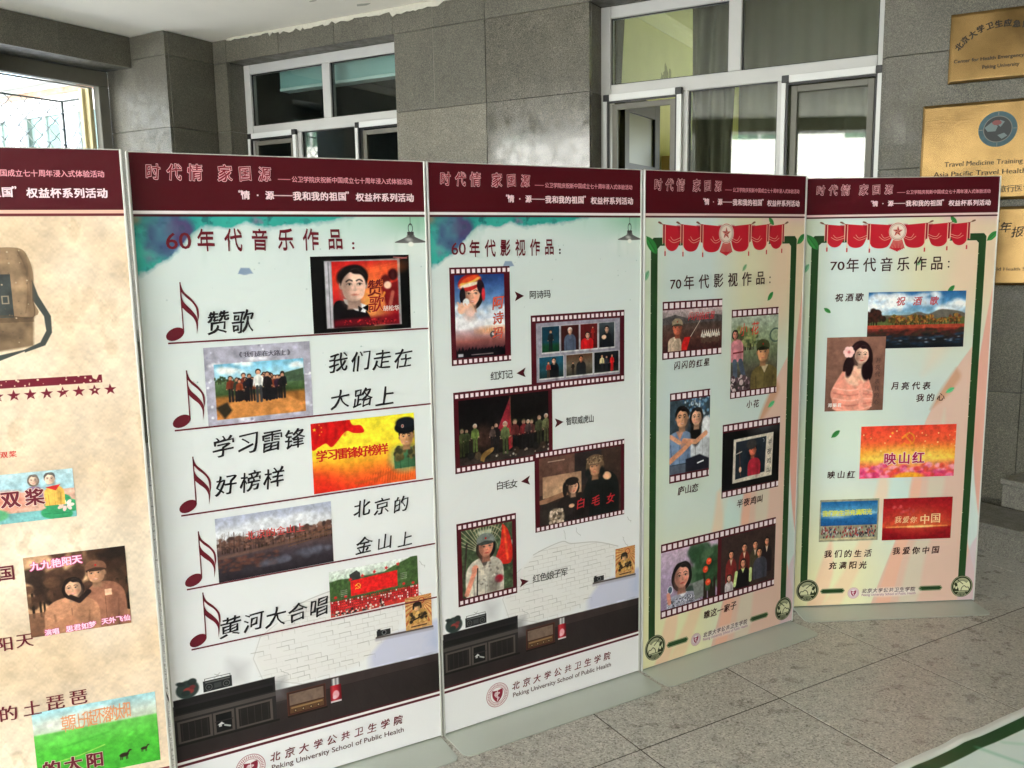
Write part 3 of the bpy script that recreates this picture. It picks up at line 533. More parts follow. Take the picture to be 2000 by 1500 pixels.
@pic
def autumn_lake(A):
    c = Cv(A, 1, PP); c.grad(0,0,A,1,[(0,(40,96,150)),(.25,(96,150,190)),(.4,(150,186,206)),(.42,(110,104,86)),(.56,(96,92,60)),(.6,(150,60,44)),(.68,(120,44,40)),(.72,(56,38,36)),(1,(20,28,36))])
    clouds(c, 12, (0,.05,A,.36), rr=(.08,.16)); c.poly(bez([(0,.5),(.3,.42),(.6,.46),(.9,.36),(1.1,.4),(1.35,.32),(A,.4),(A,.6),(0,.6)],5), (104,100,92), .02); c.poly(bez([(0,.52),(.4,.47),(.8,.5),(A,.46),(A,.6),(0,.6)],5), (92,104,60), .02); trees(c, 0, A*.12, .6, (.2,.3), [(36,26,24),(70,36,30)], 8); trees(c, A*.25, A, .6, (.1,.2), [(150,104,44),(90,80,40),(60,56,34),(176,130,60),(110,60,40)], 46)
    c.rect(0,.585,A,.65,(168,70,50)); c.noise(.05,.2,5,box=(0,.55,A,.7)); c.speck(120,(0,.66,A,.78),(.01,.05),[(80,36,32),(50,34,30),(110,50,40),(60,50,36)],.03,.5); c.speck(60,(A*.1,.75,A,.95),(.02,.07),[(30,50,70),(50,74,96),(20,24,30)],.03,.35); c.speck(10,(A*.3,.8,A,.9),(.01,.03),[(150,170,186)],.02,.4); c.noise(.03,.08); return c
@pic
def moon_singer(A):
    c = Cv(A, 1, PP*1.2, (128,92,78)); c.grad(0,0,A,1,[(0,(140,100,86)),(1,(116,84,72))]); c.ell(A*.58,.3,.17,.25,(34,16,20),0,.01); c.ell(A*.42,.38,.1,.16,(34,16,20),.3,.01); c.ell(A*.7,.45,.08,.16,(34,16,20),0,.01)
    c.poly(bez([(A*.28,.46),(A*.1,.72),(A*.12,.85),(A*.2,1),(A*.72,1),(A*.82,.82),(A*.76,.62),(A*.7,.5)],5), (226,150,130), .01); c.ell(A*.52,.52,.16,.14,(240,190,164),0,.03); face(c, A*.6, .24, .125, True, (244,196,172), hair=(38,16,20), turn=.2); c.ell(A*.68,.47,.06,.12,(34,16,20),-.1,.02); c.ell(A*.4,.42,.05,.12,(36,18,22),.2,.02)
    for q in range(5): c.line(bez([(A*.14,.68+.07*q),(A*.4,.72+.07*q),(A*.62,.7+.07*q),(A*.8,.74+.05*q)]), .02, (206,120,104) if q % 2 else (240,180,160), .8, .01)
    c.line([(A*.48,.48),(A*.6,.62)], .06, (236,176,150),1,.01); c.line([(A*.6,.62),(A*.62,.95)], .06, (232,160,140),1,.01)
    for a in range(6): c.ell(A*.38+.045*math.cos(a*1.05),.2+.045*math.sin(a*1.05),.035,.035,(244,196,190),0,.01)
    c.ell(A*.38,.2,.02,.02,(220,120,120),0,.01); c.noise(.03,.06); return c
@pic
def azalea(A):
    c = Cv(A, 1, PP); c.grad(0,0,A,1,[(0,(232,74,56)),(.3,(236,96,60)),(.5,(246,160,62)),(.64,(250,200,80)),(.74,(240,120,80)),(1,(230,70,110))]); c.ell(A*.5,.62,.6,.16,(252,220,110),0,.25,.8)
    hammer_sickle(c, A*.5, .26, .16, (236,140,50)); c.speck(24,(0,.1,A,.5),(.006,.016),[(255,220,150),(255,190,120)],.01); star(c, A*.33, .14, .035, (250,190,70), .4)
    for i in range(60): x=random.uniform(0,A); y=random.uniform(.76,1); c.ell(x,y,random.uniform(.04,.09),random.uniform(.03,.06),random.choice([(232,90,140),(240,130,170),(214,60,110),(250,170,190),(226,76,60)]),0,.03,.8)
    c.ell(A*.52,1,.3,.1,(250,170,50),0,.04); c.noise(.04,.1); return c
@pic
def crowd_banner(A):
    c = Cv(A, 1, PP, (150,150,126)); c.grad(.03,.05,A-.03,.62,[(0,(24,96,156)),(.4,(90,150,186)),(.5,(130,176,200)),(.6,(40,110,164)),(1,(30,84,140))]); c.ell(A*.3,.36,.3,.07,(200,216,220),0,.1,.8)
    for i in range(170): x=random.uniform(.05,A-.05); y=random.uniform(.66,.9); c.ell(x,y,.014,.03,random.choice([(40,44,60),(150,60,60),(60,70,100),(190,190,190),(110,90,90),(30,34,44),(170,40,50)]));c.ell(x,y-.03,.01,.012,(150,110,96))
    c.rect(.03,.92,A-.03,.96,(190,176,140)); c.noise(.03,.12); return c
@pic
def red_glow(A):
    c = Cv(A, 1, PP, (150,20,34)); c.grad(0,0,A,1,[(0,(150,24,34)),(.5,(186,50,44)),(.68,(206,80,50)),(.72,(160,28,34)),(1,(136,18,30))]); c.ell(A*.5,.55,.5,.25,(226,120,70),0,.35,.5); c.ell(A*.5,.69,.7,.014,(255,200,110),0,.03); c.ell(A*.55,.69,.25,.02,(255,226,150),0,.05)
    c.speck(16,(A*.15,.2,A*.45,.4),(.01,.04),[(200,80,80),(190,70,70)],.03); c.noise(.03,.08); return c
@pic
def twin_children(A):
    c = Cv(A, 1, PP*1.2, (214,170,150)); c.grad(0,0,A,.4,[(0,(178,206,212)),(1,(160,196,206))]); c.noise(.12,.12,5); c.ell(A*.2,.55,.4,.2,(226,150,130),0,.12); c.rect(0,.8,A,1,(120,176,176)); c.noise(.1,.15,4,box=(0,.75,A,1)); c.ell(A*.05,.82,.25,.12,(96,170,120),0,.04)
    for x,y,r_ in ((.75,.72,.14),(.85,.6,.12),(.93,.75,.16),(.7,.88,.14),(.83,.9,.15)): c.ell(A*x,y,r_*1.3,r_*.8,(58,150,100),.2,.02); c.line([(A*x-r_,y),(A*x+r_,y)],.01,(36,110,80))
    for a in range(7): c.ell(A*.88+.1*math.cos(a*.9),.74+.07*math.sin(a*.9),.06,.035,(244,210,204),a*.9,.01)
    body(c, A*.53, .3, .3, .3, (150,120,150)); body(c, A*.76, .32, .36, .4, (236,186,90)); c.poly([(A*.66,.34),(A*.78,.42),(A*.84,.3)], (206,50,50)); face(c, A*.53, .17, .1, True, (244,206,180), hair=(120,110,100), smile=1, neck=False); face(c, A*.72, .17, .11, False, (246,208,182), hair=(90,86,84), smile=1, neck=False); return c
@pic
def sepia_pair(A):
    c = Cv(A, 1, PP*1.2, (206,160,120)); c.grad(0,0,A,1,[(0,(214,168,128)),(.5,(224,180,136)),(1,(150,100,74))]); trees(c, 0, A*.4, .75, (.35,.6), [(70,48,38),(50,36,30),(90,64,48)], 12); trees(c, A*.8, A, .8, (.6,.9), [(60,40,32),(80,56,42),(40,30,26)], 10); c.rect(0,.7,A*.4,1,(110,78,60),.8); c.noise(.1,.2,5)
    body(c, A*.76, .42, .46, .6, (156,106,84)); body(c, A*.42, .56, .6, .5, (190,136,104)); c.rect(A*.76,.52,A*.83,.6,(226,180,150)); c.line([(A*.18,.95),(A*.4,.85)], .12, (180,126,96),1,.02); global skin_hat; skin_hat = (120,84,66); face(c, A*.69, .3, .12, skin=(214,160,124), hair=(40,28,24), hat='cap', smile=1, turn=-.4); face(c, A*.45, .45, .115, True, (230,180,146), hair=(36,26,24), smile=1, turn=-.3); c.line([(A*.42,.56),(A*.5,.62),(A*.6,.52)], .06, (40,28,26),1,.01); c.noise(.03,.12); return c
@pic
def green_steppe(A):
    c = Cv(A, 1, PP); c.grad(0,0,A,1,[(0,(150,196,204)),(.2,(196,206,196)),(.3,(200,214,190)),(.33,(110,196,90)),(.6,(84,184,64)),(1,(70,170,56))]); c.noise(.2,.12,5,sx=.5); clouds(c, 3, (0,.1,A,.2), (214,216,206), (.1,.15)); c.line([(A*.1,.75),(A*.35,.7),(A*.55,.62)], .012, (190,214,110), .8, .01); c.line([(A*.2,.55),(A*.6,.45)], .02, (60,150,50), .5, .03)
    for x,y,r_ in ((.7,.82,.06),(.87,.78,.042),(.4,.95,.03)):
        c.ell(A*x,y,r_,r_*.5,(50,36,30),-.1,.004); c.line([(A*x+r_*.7,y-r_*.2),(A*x+r_*1.2,y-r_*.9)], r_*.35, (50,36,30)); c.ell(A*x+r_*1.35,y-r_*.9,r_*.3,r_*.17,(50,36,30))
        for q in (-.7,-.4,.4,.65): c.line([(A*x+r_*q,y),(A*x+r_*q*1.1,y+r_*1.1)], r_*.16, (44,32,28))
    return c

# ------------------------------------------------------------------ panel backgrounds (metres, y down from the top of a 1.8 m panel)
PH = 1.8
Y = lambda z: PH - z
MAR = (76,11,22)
def header(c, bgc=(236,232,232)):
    c.rect(0,0,.8,Y(1.651),MAR); c.rect(0,Y(1.651),.8,Y(1.6425),bgc); c.rect(0,Y(1.6425),.8,Y(1.6365),(70,14,24)); c.rect(.372,Y(1.7358),.406,Y(1.7338),(226,150,160)); c.rect(.3585,Y(1.6935),.4095,Y(1.691),(240,214,216))
def film(c, x0, z0, x1, z1, ix0, iz0, ix1, iz1, top=True, bot=True, pitch=.0178, sq=(.0115,.0128), phase=0.006, col=(78,14,26)):
    c.rect(x0,Y(z1),x1,Y(z0),col); zt = (z1 + iz1) / 2; zb = (z0 + iz0) / 2; x = x0 + phase
    while x < x1 - .002:
        xe = min(x + sq[0], x1)
        if top: c.rect(x,Y(zt+sq[1]/2),xe,Y(zt-sq[1]/2),(246,232,234))
        if bot: c.rect(x,Y(zb+sq[1]/2),xe,Y(zb-sq[1]/2),(246,232,234))
        x += pitch
def room_scene(c):
    """mint wall, watercolour corner, bare bricks, dark floor with furniture, footer"""
    c.grad(0,0,.8,1.8,[(0,(208,224,221)),(.2,(216,227,225)),(.45,(229,234,234)),(.7,(235,237,239)),(1,(240,241,243))])
    c.noise(.5,.02); n = c.fbm(.35, 6); n2 = c.fbm(.12, 5); n3 = c.fbm(.5, 3, sy=.5)
    X, YY = np.meshgrid((np.arange(c.W)+.5)/1000, (np.arange(c.H)+.5)/1000); z = 1.8 - YY
    full = (slice(None), slice(None))
    g = np.clip((z - 1.50 - .12*(1-X/.8) + (n3-.5)*.1)/.12, 0, 1) * np.clip((X-.1)*3, 0, 1); c.put(full, g*.55, (150,204,182))
    g = np.clip((z-1.56)/.08,0,1)*np.clip((X-.62)*8,0,1); c.put(full, g*.6, (118,178,138))
    nn = c.fbm(.05, 3, sy=.25); c.put(full, np.clip((nn-.58)*5,0,1)*np.clip((z-1.5)*10,0,1)*.35, (110,160,140))
    n5 = c.fbm(.03, 4); edge = (n5-.5)*.022 + np.interp(X, [0,.03,.08,.13,.165,.24,.285,.34,.45,.57,.62,.8], [1.488,1.497,1.52,1.57,1.602,1.607,1.63,1.61,1.622,1.63,1.66,1.7]) + (n-.5)*.05
    wc = np.clip((z-edge)*160,0,1)
    col = np.array([C((44,164,150))]*1)[0] * np.ones((c.H,c.W,3)); 
    def mixm(m, cc): 
        nonlocal col; m = np.clip(m,0,1)[...,None]; col = col*(1-m)+C(cc)*m
    def blob(cx, cz, r, cc, k=40, a=1.): mixm(a*np.clip((r - np.hypot(X-cx, (z-cz)*1.15) + (n2-.5)*.09 + (n5-.5)*.03)*k, 0, 1), cc)
    mixm((n2-.45)*4, (30,136,130)); mixm((n5-.62)*8, (22,104,104)); blob(.055,1.625,.055,(36,96,104)); blob(.075,1.575,.068,(52,56,108)); blob(.115,1.60,.036,(70,58,104)); blob(.12,1.545,.035,(64,84,140)); blob(.035,1.535,.036,(120,92,132)); blob(.015,1.505,.03,(40,160,176)); blob(.005,1.63,.022,(150,110,84)); blob(.31,1.625,.014,(132,108,138),90); mixm((n-.64)*6, (84,186,172)); mixm(np.clip(.5-(n5-.3)*8,0,1)*.3, (26,60,80))
    c.put(full, wc*.93, col); c.put(full, np.clip(1-np.abs(z-edge)*120,0,1)*.35, (90,150,160))
    c.ell(.27,Y(1.492),.014,.008,(140,160,184),0,.003); c.poly([(.252,Y(1.487)),(.26,Y(1.503)),(.283,Y(1.502)),(.292,Y(1.487))],(140,160,184),.003)
    c.speck(34,(.02,Y(1.55),.78,Y(1.2)),(.0008,.0026),[(176,196,196),(190,204,204),(150,176,176)],.002)
    # lamp
    lx = .7475; c.rect(lx-.0006,Y(1.636),lx+.0006,Y(1.612),(30,30,30)); c.ell(lx,Y(1.604),.0075,.014,(34,34,34),hole=.78); c.rect(lx-.010,Y(1.594),lx+.010,Y(1.583),(40,38,38)); c.grad(lx-.012,Y(1.584),lx+.012,Y(1.579),[(0,(120,120,120)),(.5,(30,30,30)),(1,(80,80,80))],True)
    c.poly(bez([(lx-.012,Y(1.58)),(lx-.028,Y(1.573)),(lx-.049,Y(1.565)),(lx-.04,Y(1.563)),(lx,Y(1.5615)),(lx+.04,Y(1.563)),(lx+.049,Y(1.565)),(lx+.028,Y(1.573)),(lx+.012,Y(1.58))],5),(46,44,46)); c.ell(lx-.006,Y(1.572),.01,.005,(176,176,176),.2,.006,.8); c.ell(lx,Y(1.5585),.009,.007,(236,240,232),0,.003); c.ell(lx,Y(1.55),.06,.03,(240,244,236),0,.04,.4)
    # bare bricks
    B = [(.3475,.5376),(.40,.552),(.4657,.562),(.50,.548),(.6033,.534),(.70,.50),(.68,.44),(.66,.40),(.62,.37),(.56,.33),(.50,.31),(.36,.30),(.25,.34),(.227,.41),(.25,.47),(.30,.50)]
    c.poly([(x,Y(z_)) for x,z_ in B],(240,238,236),.02,.6); c.poly([(x+.004,Y(z_)) for x,z_ in B],(214,210,206),.012,.18)
    P = bez([(x,Y(z_)) for x,z_ in B[:6]],4); c.line(P,.0022,(150,146,144),.6,.002); c.line([(x,Y(z_)) for x,z_ in B[11:16]],.0018,(178,176,174),.6,.002)
    for row in range(17):
        z_ = .545 - row*.0148
        for k in range(14):
            x = .22 + k*.037 + (row % 2)*.0185 + random.uniform(-.003,.003)
            ins = sum(((B[i][1] > z_) != (B[i-1][1] > z_)) and x+.018 < (B[i-1][0]-B[i][0])*(z_-B[i][1])/(B[i-1][1]-B[i][1])+B[i][0] for i in range(len(B))) % 2
            if not ins or random.random() < .16: continue
            op = random.uniform(.25,.75); cc = random.choice([(186,180,176),(150,146,142),(200,196,190),(120,114,110)])
            c.line([(x,Y(z_)+random.uniform(-.001,.001)),(x+.017,Y(z_)),(x+.034,Y(z_)+random.uniform(-.001,.001))],random.uniform(.0008,.0018),cc,op,.001)
            c.line([(x+.035,Y(z_)),(x+.0355,Y(z_-.0135))],random.uniform(.0008,.0015),cc,op,.001)
    for (x,z_,a) in ((.47,.60,1),(.72,.53,.4),(.74,.6,.2),(.52,.6,.8),(.3,.36,.5)):
        P=[(x,Y(z_))]
        for k in range(8): P.append((P[-1][0]+random.uniform(-.002,.007)*(1 if a<.9 else .3),P[-1][1]+random.uniform(.001,.007)))
        c.line(P,.0012,(140,140,140),.7,.001)
    # violet wash
    v = np.clip((.40 + (X-.66)*.05 - z + (n2-.5)*.03)*60,0,1)*np.clip((X-.552-(.40-z)*-.0+(n-.5)*.08 - np.clip((z-.33),0,1)*1.1)*40,0,1); c.put(full, v*.75, (196,198,226)); c.put(full, v*np.clip((n2-.5)*6,0,1)*.5, (176,190,222))
    # dark floor
    c.poly([(0,Y(.31)),(.28,Y(.30)),(.3,Y(.298)),(.8,Y(.288)),(.8,Y(.16)),(0,Y(.16))],(44,38,38)); c.poly([(.28,Y(.30)),(.8,Y(.288)),(.8,Y(.262)),(.43,Y(.262)),(.28,Y(.262))],(58,48,48),.004); c.noise(.1,.3,5,sy=.5,box=(0,Y(.298),.8,Y(.16)))
    for i in range(14): c.line([(.30+.035*i,Y(.262)),(.24+.05*i,Y(.16))],.0008,(30,24,24),.5,.001)
    c.line([(.28,Y(.2625)),(.8,Y(.2625))],.0015,(28,22,22),.8,.001)
    c.poly([(.25,Y(.33)),(.31,Y(.33)),(.31,Y(.27)),(.25,Y(.27))],(120,120,124),.03,.6); c.poly([(.16,Y(.42)),(.21,Y(.40)),(.2,Y(.35)),(.16,Y(.35))],(196,196,200),.04,.7)
    # cabinet
    c.rect(.008,Y(.342),.283,Y(.325),(34,32,33)); c.rect(.004,Y(.325),.283,Y(.212),(40,38,39)); c.rect(.004,Y(.296),.283,Y(.284),(78,72,70)); c.rect(.012,Y(.318),.276,Y(.300),(26,24,25)); c.line([(.01,Y(.342)),(.283,Y(.342))],.0015,(90,86,86),.8)
    for a,b in ((.014,.105),(.108,.165),(.17,.272)):
        c.rect(a,Y(.278),b,Y(.214),(86,78,74)); c.rect(a+.007,Y(.272),b-.007,Y(.219),(32,29,29) if a!=.108 else (20,20,22))
        if a != .108:
            for k in range(5): x = a+.012+k*(b-a-.024)/4; c.line([(x,Y(.27)),(x,Y(.22))],.001,(66,60,58))
    c.rect(.112,Y(.252),.162,Y(.249),(50,46,46)); c.poly([(.118,Y(.24)),(.13,Y(.248)),(.138,Y(.24))],(216,216,214)); c.rect(.122,Y(.24),.13,Y(.234),(190,190,190)); c.line([(.138,Y(.236)),(.152,Y(.230))],.005,(186,190,186)); c.rect(.004,Y(.212),.29,Y(.206),(24,21,21))
    # bag, radio recorder
    c.ell(.047,Y(.366),.03,.026,(50,64,62),0,.004); c.ell(.06,Y(.385),.012,.01,(40,50,48),0,.003); c.ell(.03,Y(.385),.012,.006,(40,50,48),.3,.003); c.ell(.05,Y(.362),.014,.009,(150,60,56),.2,.003); c.ell(.06,Y(.37),.008,.006,(120,50,50),0,.003); c.ell(.042,Y(.356),.012,.008,(40,52,50),0,.003)
    c.rect(.088,Y(.378),.165,Y(.346),(40,42,44)); c.rect(.092,Y(.3845),.162,Y(.383),(80,82,84)); c.rect(.092,Y(.3845),.0935,Y(.375),(80,82,84)); c.rect(.1605,Y(.3845),.162,Y(.375),(80,82,84))
    for x in (.103,.15): c.ell(x,Y(.358),.0115,.0115,(24,24,26)); c.ell(x,Y(.358),.0095,.0095,(110,112,112),hole=.8); c.ell(x,Y(.358),.004,.004,(70,72,72))
    c.rect(.117,Y(.366),.136,Y(.352),(64,66,68)); c.rect(.094,Y(.375),.16,Y(.371),(130,132,130),.7); c.line([(.12,Y(.392)),(.14,Y(.38))],.0008,(120,122,120)); c.line([(.135,Y(.393)),(.118,Y(.38))],.0008,(120,122,120))
    # valve radio, flask
    c.rect(.3142,Y(.2838),.429,Y(.2116),(84,46,38)); c.rect(.3165,Y(.2815),.4265,Y(.214),(62,34,28)); c.rect(.321,Y(.277),.422,Y(.242),(120,100,88)); c.noise(.01,.15,2,box=(.321,Y(.277),.422,Y(.242))); c.rect(.321,Y(.239),.422,Y(.217),(96,66,44)); c.rect(.325,Y(.236),.418,Y(.231),(150,120,80))
    for x in (.337,.36,.383,.405): c.ell(x,Y(.2235),.0045,.0045,(40,28,24)); c.ell(x,Y(.2235),.0025,.0025,(176,150,110))
    c.rect(.3142,Y(.2116),.432,Y(.206),(24,18,18)); c.ell(.459,Y(.217),.014,.004,(20,16,16),0,.004)
    c.grad(.4425,Y(.270),.4755,Y(.216),[(0,(120,20,32)),(.25,(206,60,66)),(.6,(180,30,44)),(1,(96,14,24))],True); c.rect(.4425,Y(.2215),.4755,Y(.216),(220,214,214)); c.ell(.459,Y(.24),.01,.013,(236,170,180),0,.003); c.ell(.455,Y(.232),.006,.006,(240,200,206),0,.002); c.grad(.4475,Y(.291),.4705,Y(.270),[(0,(90,92,96)),(.3,(240,240,240)),(.5,(120,122,126)),(.8,(220,220,222)),(1,(90,90,94))],True)
    # shelf with camera
    c.line([(.5926,Y(.386)),(.776,Y(.381))],.006,(74,62,58),1,.002); c.line([(.5926,Y(.38)),(.776,Y(.375))],.01,(150,146,160),.5,.006); c.rect(.5936,Y(.407),.6375,Y(.389),(40,40,42)); c.ell(.617,Y(.398),.0075,.0075,(120,122,124)); c.ell(.617,Y(.398),.005,.005,(20,20,24)); c.rect(.596,Y(.411),.606,Y(.407),(40,40,42))
    # footer
    c.rect(0,Y(.1655),.8,Y(.160),(84,26,36)); c.rect(0,Y(.160),.8,Y(.1525),(240,240,240)); c.rect(0,Y(.1525),.8,Y(.1448),(88,24,36)); c.rect(0,Y(.1448),.8,PH,(240,240,243))
    logo(c, .2, .0855, .0415, (140,36,56)); header(c)
def logo(c, x, z, r, col):
    y = Y(z); c.ell(x,y,r,r,(240,236,236)); c.ell(x,y,r,r,col,hole=.965); c.ell(x,y,r*.66,r*.66,col,hole=.96)
    for i in range(40):
        a = i*2*math.pi/40; c.line([(x+r*.74*math.cos(a),y+r*.74*math.sin(a)),(x+r*.88*math.cos(a+.03),y+r*.88*math.sin(a+.03))],r*.05,col,.75)
    c.poly(bez([(x-r*.46,y-r*.42),(x,y-r*.36),(x+r*.46,y-r*.42),(x+r*.42,y+r*.15),(x,y+r*.6),(x-r*.42,y+r*.15),(x-r*.46,y-r*.42)],6),col); c.line([(x,y-r*.38),(x,y+r*.5)],r*.07,(240,226,228)); c.line(bez([(x-r*.14,y-r*.2),(x+r*.2,y-r*.14),(x-r*.16,y+r*.1),(x+r*.14,y+r*.25),(x-r*.02,y+r*.42)],6),r*.07,(240,226,228)); c.ell(x-r*.16,y-r*.1,r*.12,r*.18,(240,226,228),.4,0,.8)
def emblem(c, x, z, r, flip=1):
    y = Y(z); ink = (44,52,30); pale = (222,222,184); c.ell(x,y,r,r,ink); c.ell(x,y,r*.95,r*.95,pale,hole=.965); c.ell(x,y,r*.78,r*.78,pale)
    c.ell(x,y,r*.9,r*.9,ink,0,0,1,150,215,hole=.85); c.ell(x,y,r*.9,r*.9,ink,0,0,1,325,30,hole=.85)
    for i in range(15):
        a = R(40+100*i/14); c.line([(x+r*.5*math.cos(a),y-r*.5*math.sin(a)),(x+r*.86*math.cos(a),y-r*.86*math.sin(a))],r*.035,ink)
    c.line([(x-r*.1*flip,y-r*.2),(x+r*.6*flip,y-r*.75)],r*.06,ink); c.poly([(x+flip*r*a,y+r*b) for a,b in ((.5,-.35),(.62,-.4),(.72,-.2),(.6,-.02),(.74,.25),(.7,.42),(.25,.42),(.3,.2),(.42,.02),(.4,-.15))],ink); c.ell(x+flip*r*.5,y+r*.12,r*.1,r*.14,pale)
    c.line(bez([(x-flip*r*.7,y+r*.4),(x-flip*r*.62,y+r*.12),(x-flip*r*.4,y+r*.1),(x-flip*r*.22,y-r*.04),(x,y+r*.14),(x+flip*r*.06,y+r*.4)],6),r*.06,ink); c.line([(x-r*.75,y+r*.43),(x+r*.75,y+r*.43)],r*.05,ink); c.poly([(x-r*.7,y+r*.5),(x+r*.7,y+r*.5),(x+r*.45,y+r*.8),(x-r*.45,y+r*.8)],ink)
    for i in range(7): q=-.3+.1*i; c.line([(x+r*q*.8,y+r*.5),(x+r*q*1.5,y+r*.86)],r*.035,pale)
def leaf(c, x, z, L, ang, col, soft=.003):
    y = Y(z); ca, sa = math.cos(ang), -math.sin(ang); f = lambda u, v: (x + L*(u*ca - v*sa), y + L*(u*sa + v*ca))
    c.poly([f(*p) for p in bez([(-.5,0),(-.2,.2),(.2,.2),(.5,0),(.2,-.2),(-.2,-.18),(-.5,0)],5)],col,soft); c.line([f(-.5,0),f(.45,0)],L*.03,tuple(int(k*.7) for k in col),.7,L*.02); c.line([f(-.3,.08),f(.3,.1)],L*.06,tuple(min(255,int(k*1.5)) for k in col),.4,L*.06)
def ribbon_scene(c, x0=.0):
    """pastel ribbons, red curtain, green frame, green leaves, emblems"""
    full = (slice(None), slice(None)); X, YY = np.meshgrid((np.arange(c.W)+.5)/1000, (np.arange(c.H)+.5)/1000); z = 1.8-YY; n = c.fbm(.6,3)
    c.a[:] = C((208,222,218)); c.put(full, np.clip((X-.30-(1.7-z)*.03)*6,0,1)*np.clip((z-.95)*2.5,0,1)*.8, (224,216,176)); c.put(full, np.clip((X-.52)*7,0,1)*np.clip((z-1.15)*4,0,1)*.75,(232,202,172)); c.put(full, np.clip((X-.55)*30,0,1)*np.clip((z-1.6)*30,0,1)*.7,(222,190,188)); c.put(full, np.clip((.12-X)*8,0,1)*.6,(208,214,176)); c.put(full, np.clip((.2-X)*5,0,1)*np.clip((1.2-z)*3,0,1)*np.clip((z-.75)*5,0,1)*.7,(190,206,224))
    c.put(full, np.clip((.62-z)*2.2,0,1)*np.clip((.6-X)*3,0,1)*.85,(240,234,184)); c.put(full, np.clip((1.0-z)*3,0,1)*np.clip((z-.55)*4,0,1)*np.clip((.5-X)*5,0,1)*.5,(220,232,196))
    def band(P, Q, col, op=.9, so=.004): c.poly([(x,Y(z_)) for x,z_ in bez(P,8)+bez(Q,8)], col, so, op)
    band([(.8,1.40),(.765,1.15),(.745,.9),(.76,.6),(.8,.35)],[(.8,.35),(.8,1.40)],(232,168,150))
    band([(.73,1.12),(.66,1.02),(.58,.88),(.53,.76),(.505,.55),(.46,.36),(.38,.12),(.34,0)],[(.34,0),(.78,0),(.75,.3),(.74,.6),(.74,1.1),(.73,1.12)],(230,190,172)); band([(.66,1.02),(.60,.93),(.56,.85)],[(.56,.85),(.62,.90),(.68,.98),(.66,1.02)],(206,150,116),.7,.02)
    band([(.62,.85),(.57,.6),(.56,.4),(.50,.2),(.46,0)],[(.46,0),(.54,0),(.57,.2),(.62,.4),(.64,.6),(.62,.85)],(214,218,196),.55,.02); band([(.50,.6),(.47,.4),(.40,.15),(.36,0)],[(.36,0),(.42,0),(.47,.2),(.52,.4),(.54,.6),(.50,.6)],(240,186,160),.8,.01)
    band([(.36,.62),(.33,.45),(.24,.2),(.12,0)],[(.12,0),(.2,0),(.34,.3),(.42,.62),(.36,.62)],(246,204,170),.55,.02); band([(.46,.56),(.49,.45),(.44,.3),(.38,.62)],[(.46,.56)],(206,232,226),.6,.02); band([(.16,.32),(.12,.2),(.06,0)],[(.06,0),(.12,0),(.17,.15),(.16,.32)],(246,196,168),.6,.015); band([(.8,.30),(.765,.24),(.74,.1),(.72,0)],[(.72,0),(.8,0),(.8,.3)],(214,190,200),.8,.01)
    band([(.68,1.75),(.64,1.5),(.56,1.2),(.52,1.0)],[(.52,1.0),(.62,1.1),(.72,1.4),(.72,1.7),(.68,1.75)],(240,206,180),.35,.05); c.noise(.4,.02)
    g = (38,70,36); zt, zi = 1.569, 1.541
    c.poly([(.031,Y(.10)),(.031,Y(zt-.012)),(.043,Y(zt)),(.20,Y(zt)),(.20,Y(zi)),(.072,Y(zi)),(.061,Y(zi-.01)),(.061,Y(.10))],g); c.poly([(.753,Y(.10)),(.753,Y(zt-.012)),(.742,Y(zt)),(.60,Y(zt)),(.60,Y(zi)),(.712,Y(zi)),(.722,Y(zi-.01)),(.722,Y(.10))],g)
    for xx in (.031,.0605,.7225,.753): c.rect(xx-.0006,Y(1.5),xx+.0006,Y(.15),(150,160,110),.5)
    c.speck(26,(.031,Y(1.5),.034,Y(.2)),(.0006,.0018),[(220,220,190)]); c.speck(26,(.722,Y(1.5),.725,Y(.2)),(.0006,.0018),[(220,220,190)])
    # curtain
    red, dk, gold = (190,30,46), (150,18,36), (232,200,170)
    sw = [(.083,.168),(.165,.26),(.258,.365)]; sw += [(.766-b,.766-a) for a,b in sw]; sw = [(a,b) for a,b in sw]
    for i,(a,b) in enumerate(sw):
        m = (a+b)/2; d = abs(m-.383); dz = .012*(1-d/.3); L = i < 3; ta = 1.614 if L else 1.606; tb = 1.606 if L else 1.614
        c.poly([(a,Y(ta)),(b,Y(tb))]+[(b-.003,Y(1.562))]+[(x,Y(z_)) for x,z_ in bez([(b-.003,1.56),(b-.02,1.533-dz),(m,1.524-dz),(a+.02,1.533-dz),(a+.006,1.556)],6)]+[(a,Y(1.56))],red); e = b if L else a; s_ = -1 if L else 1
        c.poly([(e,Y(1.61)),(e+s_*.02,Y(1.609)),(e+s_*.004,Y(1.57)),(e,Y(1.56))],dk,.008,.8)
        for q in (0,.009): c.line([(x,Y(z_)) for x,z_ in bez([(e+s_*(.058-q),1.562+q),(e+s_*.035,1.552-dz*.5+q*.9),(e+s_*.004,1.559+q)],6)],.0016,gold)
        o = a if L else b; c.rect(min(o,o-s_*.011),Y(1.614),max(o,o-s_*.011),Y(1.55),dk)
        for q,zz in ((0,1.548),(s_*-.011,1.53)): c.rect(o+q-.0016,Y(1.612),o+q+.0016,Y(zz-dz),gold)
        c.ell(o-s_*.011,Y(1.527-dz),.0035,.0045,gold); c.rect(o-s_*.011-.003,Y(1.524-dz),o-s_*.011+.003,Y(1.508-dz),(196,60,64)); c.line([(o,Y(1.614)),(o+s_*.02,Y(1.62))],.003,(150,110,90)); c.ell(o+s_*.012,Y(1.619),.009,.0035,(120,80,64),-s_*.4)
